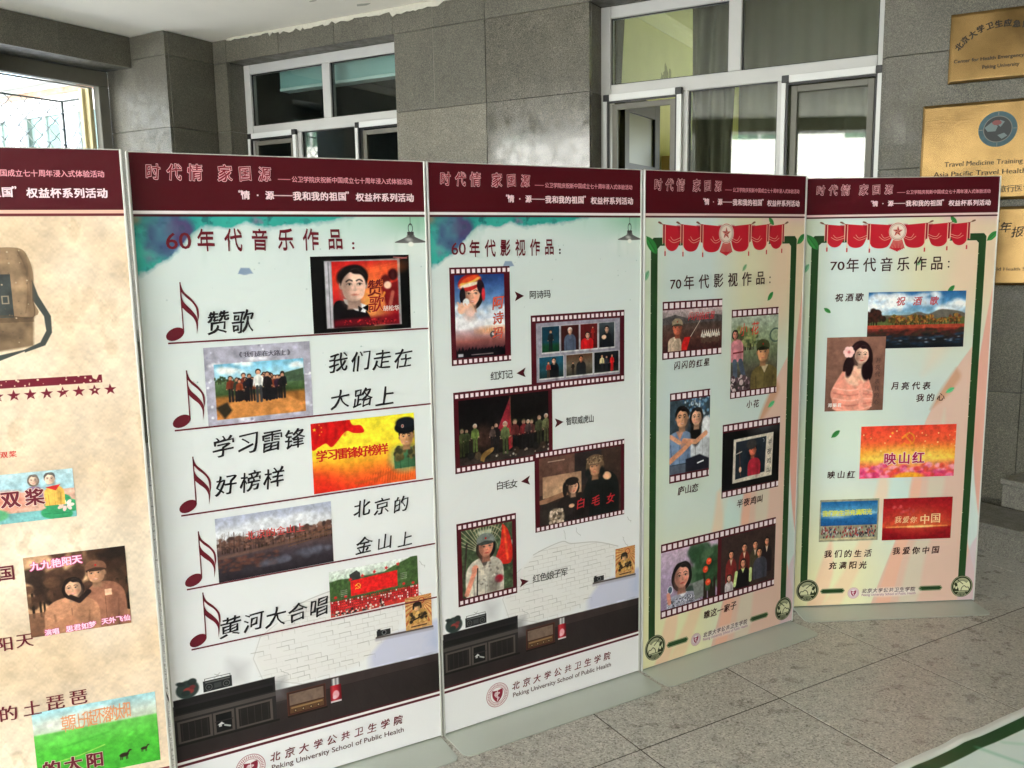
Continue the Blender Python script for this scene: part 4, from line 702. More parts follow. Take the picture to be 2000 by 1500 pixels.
    for i in range(9):
        t = -1+i/4; c.poly([(.383+t*.012,Y(1.56)),(.383+t*.028-.004,Y(1.515-.012*(1-abs(t)))),(.383+t*.028+.004,Y(1.513-.012*(1-abs(t)))),(.383+t*.012+.004,Y(1.56))],red); c.line([(.383+t*.012,Y(1.56)),(.383+t*.026,Y(1.516))],.0013,gold)
    c.ell(.383,Y(1.5815),.0365,.0365,(232,214,200)); c.ell(.383,Y(1.5815),.034,.034,(170,80,70),hole=.94); c.ell(.383,Y(1.5815),.029,.029,(180,160,140),hole=.93)
    for i in range(5):
        a = i*2*math.pi/5; p=(.383+.022*math.sin(a),Y(1.5815)-.022*math.cos(a)); q=(.383+.009*math.sin(a+.63),Y(1.5815)-.009*math.cos(a+.63)); q2=(.383+.009*math.sin(a-.63),Y(1.5815)-.009*math.cos(a-.63)); c.poly([(.383,Y(1.5815)),q,p],(150,34,44)); c.poly([(.383,Y(1.5815)),q2,p],(214,130,110))
    GL = (52,130,62)
    for x,z_,L,a,cc in ((.034,1.545,.075,R(-52),GL),(.612,1.625,.038,R(-45),GL),(.776,1.557,.055,R(42),GL),(.478,1.456,.03,R(50),(120,170,120)),(.617,1.345,.042,R(48),GL),(.638,.928,.04,R(30),(90,196,130)),(.012,1.44,.04,R(60),(110,170,130))): leaf(c,x,z_,L,a,cc,.002 if cc==GL else .005)
    if x0: 
        for x,z_,L,a,cc in ((.105,1.27,.034,R(-35),GL),(.159,.756,.045,R(40),GL)): leaf(c,x,z_,L,a,cc)
    emblem(c,.063,.079,.048); emblem(c,.741,.071,.048,-1)
    for a,b,z_ in ((.118,.226,.072),(.549,.655,.068)):
        for o,cc in ((.0,(60,80,44)),(.0015,(214,214,170)),(.003,g)): c.poly([(a+o,Y(z_)),(a+.009+o,Y(z_+.011-o)),(b-.009-o,Y(z_+.011-o)),(b-o,Y(z_)),(b-.009-o,Y(z_-.011+o)),(a+.009+o,Y(z_-.011+o))],cc)
    c.ell(.42,Y(.058),.13,.02,(244,236,230),0,.012,.75); logo(c,.264,.0595,.0245,(150,50,80)); header(c,(226,200,196))
def paper_scene(c):
    c.a[:] = C((226,205,180)); n = c.fbm(.3,6); n2 = c.fbm(.06,5,sy=.6); full = (slice(None), slice(None))
    c.put(full,np.clip((n-.5)*4,0,1)*.6,(214,186,150)); c.put(full,np.clip((.5-n)*4,0,1)*.7,(238,222,200)); c.a *= (1+(n2-.5)*.22)[...,None]; c.put(full,np.clip((n2-.66)*10,0,1)*.4,(190,164,130))
    gx = np.roll(n2,3,0)-n2; c.a *= (1+gx*1.6)[...,None]
    c.poly([(x,Y(z)) for x,z in bez([(.42,1.54),(.5,1.562),(.556,1.563),(.575,1.545),(.584,1.50),(.578,1.44),(.576,1.40),(.42,1.39)],6)],(146,120,92)); c.poly([(.42,Y(1.40)),(.576,Y(1.40)),(.57,Y(1.33)),(.42,Y(1.31))],(120,98,74),.006)
    c.rect(.505,Y(1.502),.535,Y(1.40),(62,66,64)); c.poly([(x,Y(z)) for x,z in ((.58,1.49),(.59,1.45),(.613,1.40),(.612,1.36),(.595,1.33),(.55,1.315),(.55,1.322),(.585,1.338),(.60,1.365),(.598,1.40),(.577,1.44))],(66,70,66),.002); c.poly([(x,Y(z)) for x,z in ((.44,1.30),(.50,1.312),(.56,1.324),(.55,1.318),(.49,1.296),(.44,1.29))],(66,70,66),.002)
    c.line([(x,Y(z)) for x,z in bez([(.44,1.402),(.52,1.404),(.574,1.398),(.578,1.44)],6)],.0025,(84,66,48),.8,.002); c.line([(x,Y(z)) for x,z in bez([(.556,1.555),(.57,1.51),(.568,1.45),(.56,1.41)],6)],.002,(96,76,56),.7,.002); c.poly([(.555,Y(1.56)),(.582,Y(1.52)),(.577,Y(1.40)),(.56,Y(1.41)),(.566,Y(1.48))],(108,86,64),.012,.7); c.rect(.44,Y(1.40),.576,Y(1.388),(84,66,48),.6); c.rect(.512,Y(1.452),.528,Y(1.432),(140,128,108)); c.rect(.515,Y(1.449),.525,Y(1.435),(62,66,64))
    c.noise(.03,.35,4,box=(.44,Y(1.555),.574,Y(1.325)))
    c.speck(60,(.44,Y(1.56),.58,Y(1.33)),(.0006,.0022),[(190,170,140),(110,90,70),(96,80,62)],.002)
    c.rect(.44,Y(1.251),.7125,Y(1.2315),(112,24,42))
    for i in range(8): star(c,.482+.0353*i,Y(1.2125),.0145,(112,24,42))
    c.speck(60,(.44,Y(1.251),.712,Y(1.2)),(.0008,.003),[(226,200,172)]); c.poly([(.69,Y(1.2515)),(.706,Y(1.251)),(.70,Y(1.239)),(.692,Y(1.243))],(230,204,176),.001)
    c.rect(0,Y(.182),.8,Y(.1765),(110,30,44)); c.rect(0,Y(.173),.8,Y(.1665),(110,30,44)); c.rect(0,0,.8,Y(1.651),MAR); c.rect(0,Y(1.651),.8,Y(1.6425),(226,180,160)); c.rect(0,Y(1.6425),.8,Y(1.6365),(96,28,36)); c.rect(.372,Y(1.7358),.406,Y(1.7338),(226,150,160)); c.rect(.3585,Y(1.6935),.4095,Y(1.691),(240,214,216))

# ------------------------------------------------------------------ lettering: glyph outlines turned into meshes
GL = {}
_fc = bpy.data.curves.new('font_probe', 'FONT'); _fo = bpy.data.objects.new('font_probe', _fc); COL.objects.link(_fo); _fc.resolution_u = 3
def glyph(ch):
    if ch in GL: return GL[ch]
    _fc.body = ch; _fc.size = 1; dg = bpy.context.evaluated_depsgraph_get(); dg.update(); me = bpy.data.meshes.new_from_object(_fo.evaluated_get(dg))
    v = np.array([tuple(x.co)[:2] for x in me.vertices]); bm = bmesh.new(); bm.from_mesh(me); bmesh.ops.remove_doubles(bm, verts=bm.verts, dist=1e-5); bm.verts.index_update()
    v = np.array([tuple(x.co)[:2] for x in bm.verts]); f = [tuple(q.index for q in p.verts) for p in bm.faces]; nrm = np.zeros_like(v)
    for e in bm.edges:
        if len(e.link_faces) == 1:
            a, b = e.verts[0].index, e.verts[1].index; d = v[b] - v[a]; L = np.hypot(*d)
            if L < 1e-9: continue
            n = np.array([d[1], -d[0]]) / L; cen = e.link_faces[0].calc_center_median(); 
            if (np.array([cen.x, cen.y]) - v[a]) @ n > 0: n = -n
            nrm[a] += n; nrm[b] += n
    L = np.hypot(nrm[:, 0], nrm[:, 1]); L[L == 0] = 1; nrm /= L[:, None]; bm.free(); bpy.data.meshes.remove(me)
    GL[ch] = (v, f, nrm); return GL[ch]
STY = {  # bold, pen strength, pen angle, shear, rise, jitter
 'plain': (.011,0,0,0,0,0), 'bold': (.026,0,0,0,0,0), 'song': (.0,.022,0,0,0,0), 'brush': (-.008,.036,-.72,.14,.11,.55), 'script': (-.002,.036,-.8,.14,.06,.9), 'cap': (.006,.034,-.72,.1,.07,.5),
 'title': (-.006,.034,-.7,.06,.05,.9), 'li': (.004,.034,1.57,0,0,.5), 'round': (.012,.004,.3,0,.02,.2), 'fat': (.030,.012,0,0,0,0)}
M_TXT = {}
def tmat(col):
    if col not in M_TXT: M_TXT[col] = mat('print_ink_%d_%d_%d' % col, col, .45, spec=.3)
    return M_TXT[col]
def string_glyphs(text, x0, z0, x1, z1, h, style, sx=1., extra=0., jseed=0):
    b, pen, pa, shear, rise, jit = STY[style]; rr = random.Random(len(text) * 31 + jseed); out_v = []; out_f = []; n = len(text)
    for i, ch in enumerate(text):
        if ch == ' ': continue
        v, f, nr = glyph(ch)
        if len(v) == 0: continue
        t = i / (n - 1) if n > 1 else .5; cx = x0 + (x1 - x0) * t; cz = z0 + (z1 - z0) * t; c0 = (v.min(0) + v.max(0)) / 2; em = h / .88
        if ch in '，。、·：“”': c0 = np.array([c0[0], .36])
        p = v - c0 + nr * (b + extra); pd = np.array([math.cos(pa), math.sin(pa)]); p = p + np.outer(nr @ pd, pd) * pen
        if jit:
            p = p + (np.sin(v[:, ::-1] * 9 + rr.random() * 6) * .018 * jit); a = rr.uniform(-.06, .06) * jit; s_ = 1 + rr.uniform(-.07, .07) * jit; p = p @ np.array([[math.cos(a), math.sin(a)], [-math.sin(a), math.cos(a)]]) * s_
        p = np.stack([p[:, 0] + shear * p[:, 1], p[:, 1] + rise * p[:, 0]], 1) * em * np.array([sx, 1]); base = len(out_v)
        out_v += [(cx + q[0], cz + q[1]) for q in p]; out_f += [tuple(k + base for k in g) for g in f]
    return out_v, out_f
def put_text(parent, text, x0, z0, x1, z1, h, style, col, layer=1, sx=1., outline=None, ow=.05, rot=0, y0=-.0105, yfun=None, jseed=0, name='lettering'):
    MBt = MB(); layers = ([(outline, ow, 0)] if outline else []) + [(col, 0, 1)]; me = bpy.data.meshes.new(name); V = []; F = []; MI = []
    for k, (cc, ex, l) in enumerate(layers):
        v, f = string_glyphs(text, x0, z0, x1, z1, h, style, sx, ex, jseed); bse = len(V); yy = y0 - .0004 * (layer + l)
        if rot:
            cx, cz = (x0+x1)/2, (z0+z1)/2; v = [(cx+(a-cx)*math.cos(rot)-(b-cz)*math.sin(rot), cz+(a-cx)*math.sin(rot)+(b-cz)*math.cos(rot)) for a, b in v]
        V += [(a, yy, b) for a, b in v]; F += [tuple(q + bse for q in g) for g in f]; MI += [k] * len(f)
    me.from_pydata(V, [], F)
    for cc, _, _ in layers: me.materials.append(tmat(tuple(cc)))
    me.polygons.foreach_set('material_index', MI); me.update(); return link(name, me, parent)
def put_latin(parent, text, x0, z0, x1, h, col, style='plain', layer=1, y0=-.0105, z1=None, outline=None):
    v, f, nr = glyph(text); b, pen, pa, *_ = STY[style]; w0 = v[:, 0].max() - v[:, 0].min(); pd = np.array([math.cos(pa), math.sin(pa)])
    p = v + nr * b + np.outer(nr @ pd, pd) * pen; z1 = z0 if z1 is None else z1
    V = [(x0 + (q[0] - v[:, 0].min()) / w0 * (x1 - x0), y0 - .0004 * layer, z0 + (z1 - z0) * (q[0] / w0) + q[1] / .73 * h) for q in p]
    me = bpy.data.meshes.new('lettering'); me.from_pydata(V, [], f); me.update(); return link('lettering', me, parent, tmat(tuple(col)))

# ------------------------------------------------------------------ building frame: x along the back wall, y depth, z up (turned -30 deg)
RB = R(-30); RT = R(30)
ceiling = link('ceiling', MB().mesh('c'), None, M_CEIL, kind='structure'); ceiling.rotation_euler = (0,0,RB)
m_ = MB()
# soffit over the porch; outer edge runs along the front beam (x*cos30+y*sin30 = -3.0 in world)
def w2b(x, y): c, s = math.cos(-RB), math.sin(-RB); return (x*c - y*s, x*s + y*c)
def t2w(t, s): c, s_ = math.cos(RT), math.sin(RT); return (t*c - s*s_, t*s_ + s*c)
T0, S0, S1, T1 = -3.0, -3.3, 7.6, 7.2
corn = [w2b(*t2w(*q)) for q in ((T0,S0),(T1,S0),(T1,3.4),(T0,6.2))]
poly_c = [corn[0], corn[1], (5.0,5.5), (-6.75,5.5), (-6.75,-.2)]
m_.prism(poly_c, 3.24, 3.6, 'z'); ceiling.data = m_.mesh('ceiling'); ceiling.data.materials.append(M_CEIL)

def slab(parent, x0, x1, y0, y1, z0, z1, m, name='granite_slab', g=.0014, bev=.0012):
    b = MB().box(x0+(g if abs(x1-x0)>.06 else 0), y0, z0+g, x1-(g if abs(x1-x0)>.06 else 0), y1, z1-g); o = link(name, b.mesh(name, bev), parent, m); return o

ROWS = [0,.15,.74,1.33,1.93,2.52,3.06]
back = empty('back_wall', (0,0,0), RB, label='long grey granite back wall with two white framed windows and brass plates', category='wall')
N0 = 5.33
core = MB(); core.box(-5.9,N0+.03,0,-5.70,N0+.3,3.24); core.box(-3.97,N0+.03,0,-2.5,N0+.3,3.24); core.box(-.70,N0+.03,0,4.9,N0+.3,3.24)
core.box(-5.70,N0+.03,3.09,-3.97,N0+.3,3.24); core.box(-2.5,N0+.03,3.09,-.70,N0+.3,3.24); core.box(-5.70,N0+.03,0,-3.97,N0+.3,.93); core.box(-2.5,N0+.03,0,-.70,N0+.3,.93)
link('wall_core', core.mesh('wall_core'), back, M_JOINT)
piers = [(-5.83,-5.68,None),(-4.0,-3.24,G_LIT),(-3.24,-2.47,G_POL),(-.72,.02,G_FLM),(.02,.78,G_FLM),(.78,1.55,G_FLM),(1.55,2.6,G_FLM),(2.6,3.7,G_FLM),(3.7,4.9,G_FLM)]
for a, b, gm in piers:
    for i in range(6):
        z0, z1 = ROWS[i], ROWS[i+1]; m = gm or G_FLM
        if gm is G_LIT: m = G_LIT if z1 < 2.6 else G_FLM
        slab(back, a, b, N0 + random.uniform(-.0012,.0012), N0+.03, z0, z1, m)
band = [-5.83,-5.68,-5.11,-4.55,-4.01,-3.66,-3.24,-2.47,-1.9,-1.3,-.72,.02,.78,1.55,2.6,3.7,4.9]
for a, b in zip(band, band[1:]): slab(back, a, b, N0 + random.uniform(-.001,.001), N0+.03, 3.06, 3.235, G_FLM)
for wx in (-5.69, -2.48):   # under-window slabs, reveals, soffit, sill
    a, b = wx + .01, wx + 1.74
    for x0, x1 in ((a, a+.58), (a+.58, a+1.16), (a+1.16, b)):
        for i in range(1, 3): slab(back, x0, x1, N0, N0+.03, ROWS[i], ROWS[i+1] if i < 2 else .93, G_FLM)
        slab(back, x0, x1, N0, N0+.03, 0, .15, G_FLM); slab(back, x0, x1, N0+.03, N0+.24, 3.06, 3.088, G_FLM, 'soffit_slab')
    slab(back, a-.03, b+.03, N0-.04, N0+.24, .93, .965, G_FLM, 'sill_slab')
    for z0, z1 in zip(ROWS[2:], ROWS[3:]):
        slab(back, a-.03, a, N0+.032, N0+.24, max(z0,.965), z1, G_FLM, 'reveal_slab'); slab(back, b, b+.03, N0+.032, N0+.24, max(z0,.965), z1, G_FLM, 'reveal_slab')
# flaking plaster skim hanging over the top of the stone band
m = MB(); x = -5.66; top = []; bot = []
while x < -3.45:
    base = .012 + .012*random.random() + (.02 if -5.2 < x < -4.0 else 0)*random.random() + (.05 if -4.02 < x < -3.98 else 0) + (.035 if -3.98 < x < -3.6 else 0)*(.6+.4*random.random())
    top.append((x, 3.2385)); bot.append((x, 3.2385 - base)); x += random.uniform(.008,.05)
for i in range(len(top)-1): m.prism([top[i], top[i+1], bot[i+1], bot[i]], N0-.009, N0-.003)
link('flaking_plaster', m.mesh('flaking_plaster'), back, M_PLAST)
m = MB()
for k in range(7):
    cx, cy = -4.35+.22*k+random.uniform(-.1,.1), N0-.12-random.random()*.35; n = 9; rr = random.uniform(.02,.07)
    m.prism([(cx+rr*(1.4*math.cos(i*6.283/n))*random.uniform(.5,1.2), cy+rr*.6*math.sin(i*6.283/n)*random.uniform(.5,1.2)) for i in range(n)], 3.2365, 3.239, 'z')
o = link('peeling_paint_patch', m.mesh('peeling_paint_patch'), ceiling, M_PLAST)
m = MB()
for x0,z0,x1,z1 in ((-3.662,3.07,-3.6595,3.22),(-3.6615,2.56,-3.660,3.05)): m.box(x0,N0-.003,z0,x1,N0-.0015,z1)
link('pale_mortar_smear', m.mesh('pale_mortar_smear'), back, mat('old_mortar', (150,147,134), .9))
m = MB(); m.box(-.66,N0-.003,2.06,-.60,N0-.001,2.17); m.prism([(-.645,2.155),(-.605,2.16),(-.6,2.13),(-.62,2.14),(-.635,2.115)],N0-.006,N0-.0035); link('torn_sticker_trace', m.mesh('t'), back, G_LIT)

def window(wx, opening=1.74, open_sashes=(0,1)):
    """aluminium window: two fixed lights over a sash-pane-sash row with insect screens"""
    wd = link('window', None, back); wd.location = (wx, 5.51, 0)
    W_, zt, zm, zb = opening, 3.06, 2.53, .965
    fr = MB()
    fr.box(0,0,zb,.075,.07,zt); fr.box(W_-.05,0,zb,W_,.07,zt); fr.box(.0752,.001,zt-.075,W_-.0502,.069,zt); fr.box(.0752,.001,zb,W_-.0502,.069,zb+.07)
    link('window_frame', fr.mesh('window_frame', .004), wd, M_PVC)
    link('transom', MB().box(.0754,.003,2.49,W_-.0504,.067,2.575).mesh('transom', .004), wd, M_PVC)
    link('mullion', MB().box(.845,.0015,2.5752,.925,.068,zt-.0752).mesh('mullion', .004), wd, M_PVC)
    for x in (.555, 1.145): link('mullion', MB().box(x,.0015,zb+.0702,x+.045,.068,2.4898).mesh('mullion', .004), wd, M_PVC)
    lights = [(.0755,.8445,2.5755,zt-.0755),(.9255,W_-.0505,2.5755,zt-.0755),(.6005,1.1445,zb+.0705,2.4895)]
    if 0 not in open_sashes: lights.append((.0755,.5545,zb+.0705,2.4895))
    if 1 not in open_sashes: lights.append((1.1905,W_-.0505,zb+.0705,2.4895))
    for x0, x1, z0, z1 in lights:
        link('pane', MB().box(x0,.03,z0,x1,.036,z1).mesh('pane'), wd, M_GL)
    gm = MB()
    for x0, x1, z0, z1 in ((.075,.845,2.575,zt-.075),(.925,W_-.05,2.575,zt-.075),(.60,1.145,zb+.07,2.49)):
        for a in ((x0,z0,x0+.006,z1),(x1-.006,z0,x1,z1),(x0,z0,x1,z0+.006),(x0,z1-.006,x1,z1)): gm.box(a[0],.018,a[1],a[2],.0295,a[3])
    link('glazing_bead', gm.mesh('glazing_bead'), wd, M_BLK)
    for x0, x1 in ((.035,.565),(1.175,W_-.012)):
        a = .042; z0, z1 = zb+.03, 2.512; f = MB(); f.box(x0,-.03,z0+a,x0+a*.6,-.004,z1-a); f.box(x1-a*.75,-.03,z0+a,x1,-.004,z1-a); f.box(x0+a,-.03,z1-a,x1-a,-.004,z1); f.box(x0+a,-.03,z0,x1-a,-.004,z0+a)
        link('screen_frame', f.mesh('screen_frame', .002), wd, M_PVC2)
        for cx in (x0, x1-a):
            for cz in (z0, z1-a): link('corner_bracket', MB().box(cx,-.031,cz,cx+a,-.003,cz+a).mesh('corner_bracket', .003), wd, M_BLK)
        g = MB(); g.box(x0+a*.6,-.02,z0+a,x0+a*.6+.012,-.006,z1-a); g.box(x1-a*.75-.012,-.02,z0+a,x1-a*.75,-.006,z1-a); g.box(x0+a*.6+.012,-.02,z1-a-.012,x1-a*.75-.012,-.006,z1-a)
        link('screen_seal', g.mesh('screen_seal'), wd, M_BLK)
        ins = MB(); ins.box(x0+.05,.004,z0+.06,x0+.085,.026,z1-.06); ins.box(x1-.085,.004,z0+.06,x1-.05,.026,z1-.06); ins.box(x0+.0852,.004,z1-.095,x1-.0852,.026,z1-.06)
        link('sash', ins.mesh('sash', .002), wd, M_ALUF)
    return wd
window(-5.69, 1.73); window(-2.48, 1.745, (0,))

# rooms behind the windows
def bobj(name, mb, mt, bevel=0, **kw):
    o = link(name, mb.mesh(name, bevel), None, mt, **kw); o.rotation_euler = (0,0,RB); return o
r1 = empty('dark_room', (0,0,0), RB, label='dark unlit room seen through the narrow left window', category='room')
f = MB(); f.box(-6.2,5.66,0,-6.15,8.5,3.3); f.box(-6.15,8.5,0,-3.3,8.55,3.3); f.box(-3.3,5.66,0,-3.25,8.5,3.3); f.box(-6.15,5.66,-.05,-3.3,8.5,0); f.box(-6.15,5.66,3.3,-3.3,8.5,3.35); f.box(-6.15,5.64,0,-5.7,5.66,3.3); f.box(-3.94,5.64,0,-3.3,5.66,3.3); f.box(-5.7,5.64,3.09,-3.94,5.66,3.3); f.box(-5.7,5.64,0,-3.94,5.66,.9)
link('room_wall', f.mesh('room_wall'), r1, M_DARKROOM)
bl = empty('blind_box', (0,0,0), RB, label='teal roller blind box across the top inside the narrow left window', category='blind')
link('blind_housing', MB().box(-5.47,5.70,2.885,-3.95,5.80,3.03).mesh('b', .006), bl, M_TEAL); link('blind_rail', MB().box(-5.47,5.695,2.862,-3.95,5.81,2.8848).mesh('b', .003), bl, mat('pale_teal_rail', (190,212,208), .4))
r2 = empty('lit_room', (0,0,0), RB, label='pale yellow room with white cornice seen through the wide window', category='room')
f = MB(); f.box(-2.66,5.66,0,-2.6,9.2,3.3); f.box(.6,5.66,0,.65,9.2,3.3); f.box(-2.6,5.66,-.05,.6,9.2,0); f.box(-2.6,5.64,0,-2.49,5.66,3.3); f.box(-.72,5.64,0,.6,5.66,3.3); f.box(-2.49,5.64,3.09,-.72,5.66,3.3); f.box(-2.49,5.64,0,-.72,5.66,.9)
f.box(-2.6,9.2,0,-1.5,9.25,3.3); f.box(-.1,9.2,0,.6,9.25,3.3); f.box(-1.5,9.2,0,-.1,9.25,1.1); f.box(-1.5,9.2,2.7,-.1,9.25,3.3)  # opening added in the far wall, out of view, to let daylight in
link('room_wall', f.mesh('room_wall'), r2, M_ROOM); link('room_ceiling', MB().box(-2.66,5.66,3.3,.65,9.25,3.36).mesh('rc'), r2, M_ROOM)
link('cornice', MB().prism([(-2.6,3.3),(-2.6,3.21),(-2.585,3.205),(-2.57,3.22),(-2.55,3.235),(-2.54,3.26),(-2.52,3.275),(-2.515,3.3)], 5.66, 9.2, 'y').mesh('cornice'), r2, mat('cornice_paint', (222,220,172), .8))
m = MB(); random.seed(3)
for k in range(9):
    cy = 7.05 + random.gauss(0,.07); cz = 2.86 + random.gauss(0,.07); rr = random.uniform(.02,.05); m.prism([(cy+rr*math.cos(i*.7)*random.uniform(.5,1.2), cz+rr*1.3*math.sin(i*.7)*random.uniform(.5,1.2)) for i in range(9)], -2.5998, -2.5985, 'x')
link('damp_stain', m.mesh('damp_stain'), r2, mat('damp_patch', (150,148,108), .9, noise=.3, nscale=30))
dr = empty('room_door', (0,0,0), RB, label='dark door with glazed panel half open inside the lit room', category='door')
link('door_leaf', MB().box(-2.585,6.08,0,-2.54,6.16,2.62).box(-2.585,6.68,0,-2.54,6.78,2.62).box(-2.584,6.16,2.5,-2.541,6.68,2.619).box(-2.584,6.16,0,-2.541,6.68,1.2).box(-2.584,6.16,2.1,-2.541,6.68,2.14).mesh('d'), dr, M_DOOR)
link('door_glass', MB().box(-2.57,6.16,1.2,-2.56,6.68,2.5).mesh('d'), dr, mat('frosted_door_glass', (84,86,62), .35))
cb = empty('brown_cabinet', (0,0,0), RB, label='dark brown cabinet against the yellow wall beside the room door', category='cabinet')
link('cabinet_body', MB().box(-2.59,7.3,0,-2.2,7.9,2.32).mesh('d', .01), cb, mat('brown_wood', (70,54,34), .5)); link('cabinet_trim', MB().box(-2.61+.02,6.95,0,-2.5,7.1,2.25).mesh('d'), cb, mat('ochre_wood', (150,122,60), .5))
def curtain(x0, x1, y, z0, z1, label, amp=.025, taper=0.):
    m = MB(); n = max(8, int((x1-x0)/.012)); V = []; rows = 8
    for j in range(rows+1):
        t = j/rows; z = z1 + (z0-z1)*t
        for i in range(n+1):
            u = i/n; xx = x0 + (x1-x0)*u*(1-taper*math.sin(t*math.pi)); V.append((xx, y + amp*math.sin(u*(x1-x0)*60 + .6*math.sin(t*5)) , z))
    m.add(V, [(j*(n+1)+i, j*(n+1)+i+1, (j+1)*(n+1)+i+1, (j+1)*(n+1)+i) for j in range(rows) for i in range(n)]); o = bobj('curtain', m, M_CURT, label=label, category='curtain', group='grey green curtains inside the wide window'); o.data.shade_smooth(); md = o.modifiers.new('thick','SOLIDIFY'); md.thickness = .003
curtain(-2.52,-2.40,5.72,1.0,3.05,'narrow bunched curtain at the left edge of the wide window', .02, .35)
curtain(-1.93,-1.62,5.72,1.0,3.06,'gathered curtain hanging behind the middle mullion of the wide window', .03, .15)
curtain(-1.64,-.70,5.78,1.0,3.06,'drawn curtain filling the right half of the wide window', .007)

# ------------------------------------------------------------------ left wall: pilaster, beam, opening with grey frame and cage
side = empty('side_wall', (0,0,0), RB, label='grey stone side wall with corner pilaster and a deep beam over an open window', category='wall')
for i in range(6):
    z0, z1 = (ROWS+[3.235])[i], (ROWS+[3.235])[i+1]
    slab(side, -5.86, -5.83, 4.89, 5.33, z0, z1, G_FLM); slab(side, -6.26 if z0 > 3 else -6.54, -5.832, 4.86, 4.889, z0, z1, G_FLM)
slab(side, -5.86, -5.83, 4.89, 5.33, 3.06, 3.235, G_FLM); slab(side, -6.26, -5.832, 4.86, 4.889, 3.06, 3.235, G_FLM)
link('wall_core', MB().box(-6.54,4.892,0,-5.862,5.6,3.238).mesh('wc'), side, M_JOINT)
for a, b in zip((.2,1.0,1.9,2.75,3.25,4.1,4.25), (1.0,1.9,2.75,3.25,4.1,4.25,4.857)):
    if b - a > .3 or a > 4.2: slab(side, -6.26, -6.23, a, b, 3.0, 3.235, G_FLM, 'beam_slab')
slab(side, -6.26, -6.23, 4.1, 4.25, 3.0, 3.235, G_FLM, 'beam_slab')
link('beam', MB().box(-6.6,.2,3.002,-6.262,4.857,3.238).mesh('beam'), side, G_FLM)
link('infill_wall', MB().box(-6.6,.2,.0,-6.235,3.7,2.999).mesh('iw'), side, G_FLM)  # unseen stretch filled in to keep bright outdoors out of pane reflections
sw = link('side_window', None, side)
fm = MB(); fm.box(-6.60,3.702,2.88,-6.53,4.857,2.998); fm.box(-6.60,4.765,.9,-6.53,4.857,2.879); fm.box(-6.6,3.702,.82,-6.53,4.857,.899)
link('window_frame', fm.mesh('wf', .004), sw, M_ALUF)
cf = MB(); cf.box(-6.65,4.725,.9,-6.605,4.762,2.87); cf.box(-6.70,4.70,.9,-6.655,4.735,2.87); link('sliding_sash', cf.mesh('cs', .003), sw, M_CREAM)
link('frame_lip', MB().box(-6.625,3.702,2.866,-6.602,4.76,2.879).mesh('fl'), sw, M_PVC)
slab(side, -6.26, -6.23, 3.702, 4.857, 0, .85, G_FLM, 'parapet_slab'); link('parapet_core', MB().box(-6.6,3.702,0,-6.262,4.857,.818).mesh('pc'), side, M_JOINT)
cage = empty('security_cage', (0,0,0), RB, label='wire lattice security cage outside the open side window', category='grille')
cg = MB(); X0, X1 = -6.98, -6.66; ya, yb, za, zb_ = 3.2, 4.74, .8, 2.80
for y in (ya, yb): cg.tube((X0,y,za),(X0,y,zb_),.011,4); cg.tube((X0,y,zb_),(X1,y,zb_),.011,4)
cg.tube((X0,ya,zb_),(X0,yb,zb_),.009,4); cg.tube((X0,ya,za),(X0,yb,za),.011,4)
link('cage_post', cg.mesh('cp'), cage, M_IRON)
lat = MB(); p = .125
def wig(a, b):
    a = Vector(a); b = Vector(b); n = 6; prev = a; nn = max(2, int((b-a).length/.045))
    for i in range(1, nn+1):
        q = a.lerp(b, i/nn) + Vector((0,0,.005*(1 if i % 2 else -1))); lat.tube(prev, q, .0042, 4); prev = q
H_ = zb_-1.6
for k in range(int((yb-ya+H_)/p)+1):
    for sgn in (1,-1):
        y0 = ya + k*p
        a_y, a_z, b_y, b_z = (y0, 1.6, y0-H_, zb_) if sgn > 0 else (y0-H_, 1.6, y0, zb_)
        # clip to the panel
        def cl(y1, z1, y2, z2):
            pts = []
            for lim in (ya, yb):
                if (y1-lim)*(y2-lim) < 0: t = (lim-y1)/(y2-y1); pts.append((lim, z1+(z2-z1)*t))
            P = [q for q in ((y1,z1),(y2,z2)) if ya <= q[0] <= yb] + pts
            return P if len(P) == 2 else None
        P = cl(a_y, a_z, b_y, b_z)
        if P: wig((X0, *P[0]), (X0, *P[1]))
for k in range(14):
    z = 1.4 + k*.125; D = X1-X0
    for a, b in ((z, z+D*1.0), (z+D*1.0, z)):
        if max(a,b) < zb_: wig((X0,yb,a),(X1,yb,b))
o = link('wire_lattice', lat.mesh('lat'), cage, M_WIRE); o['kind'] = 'stuff'

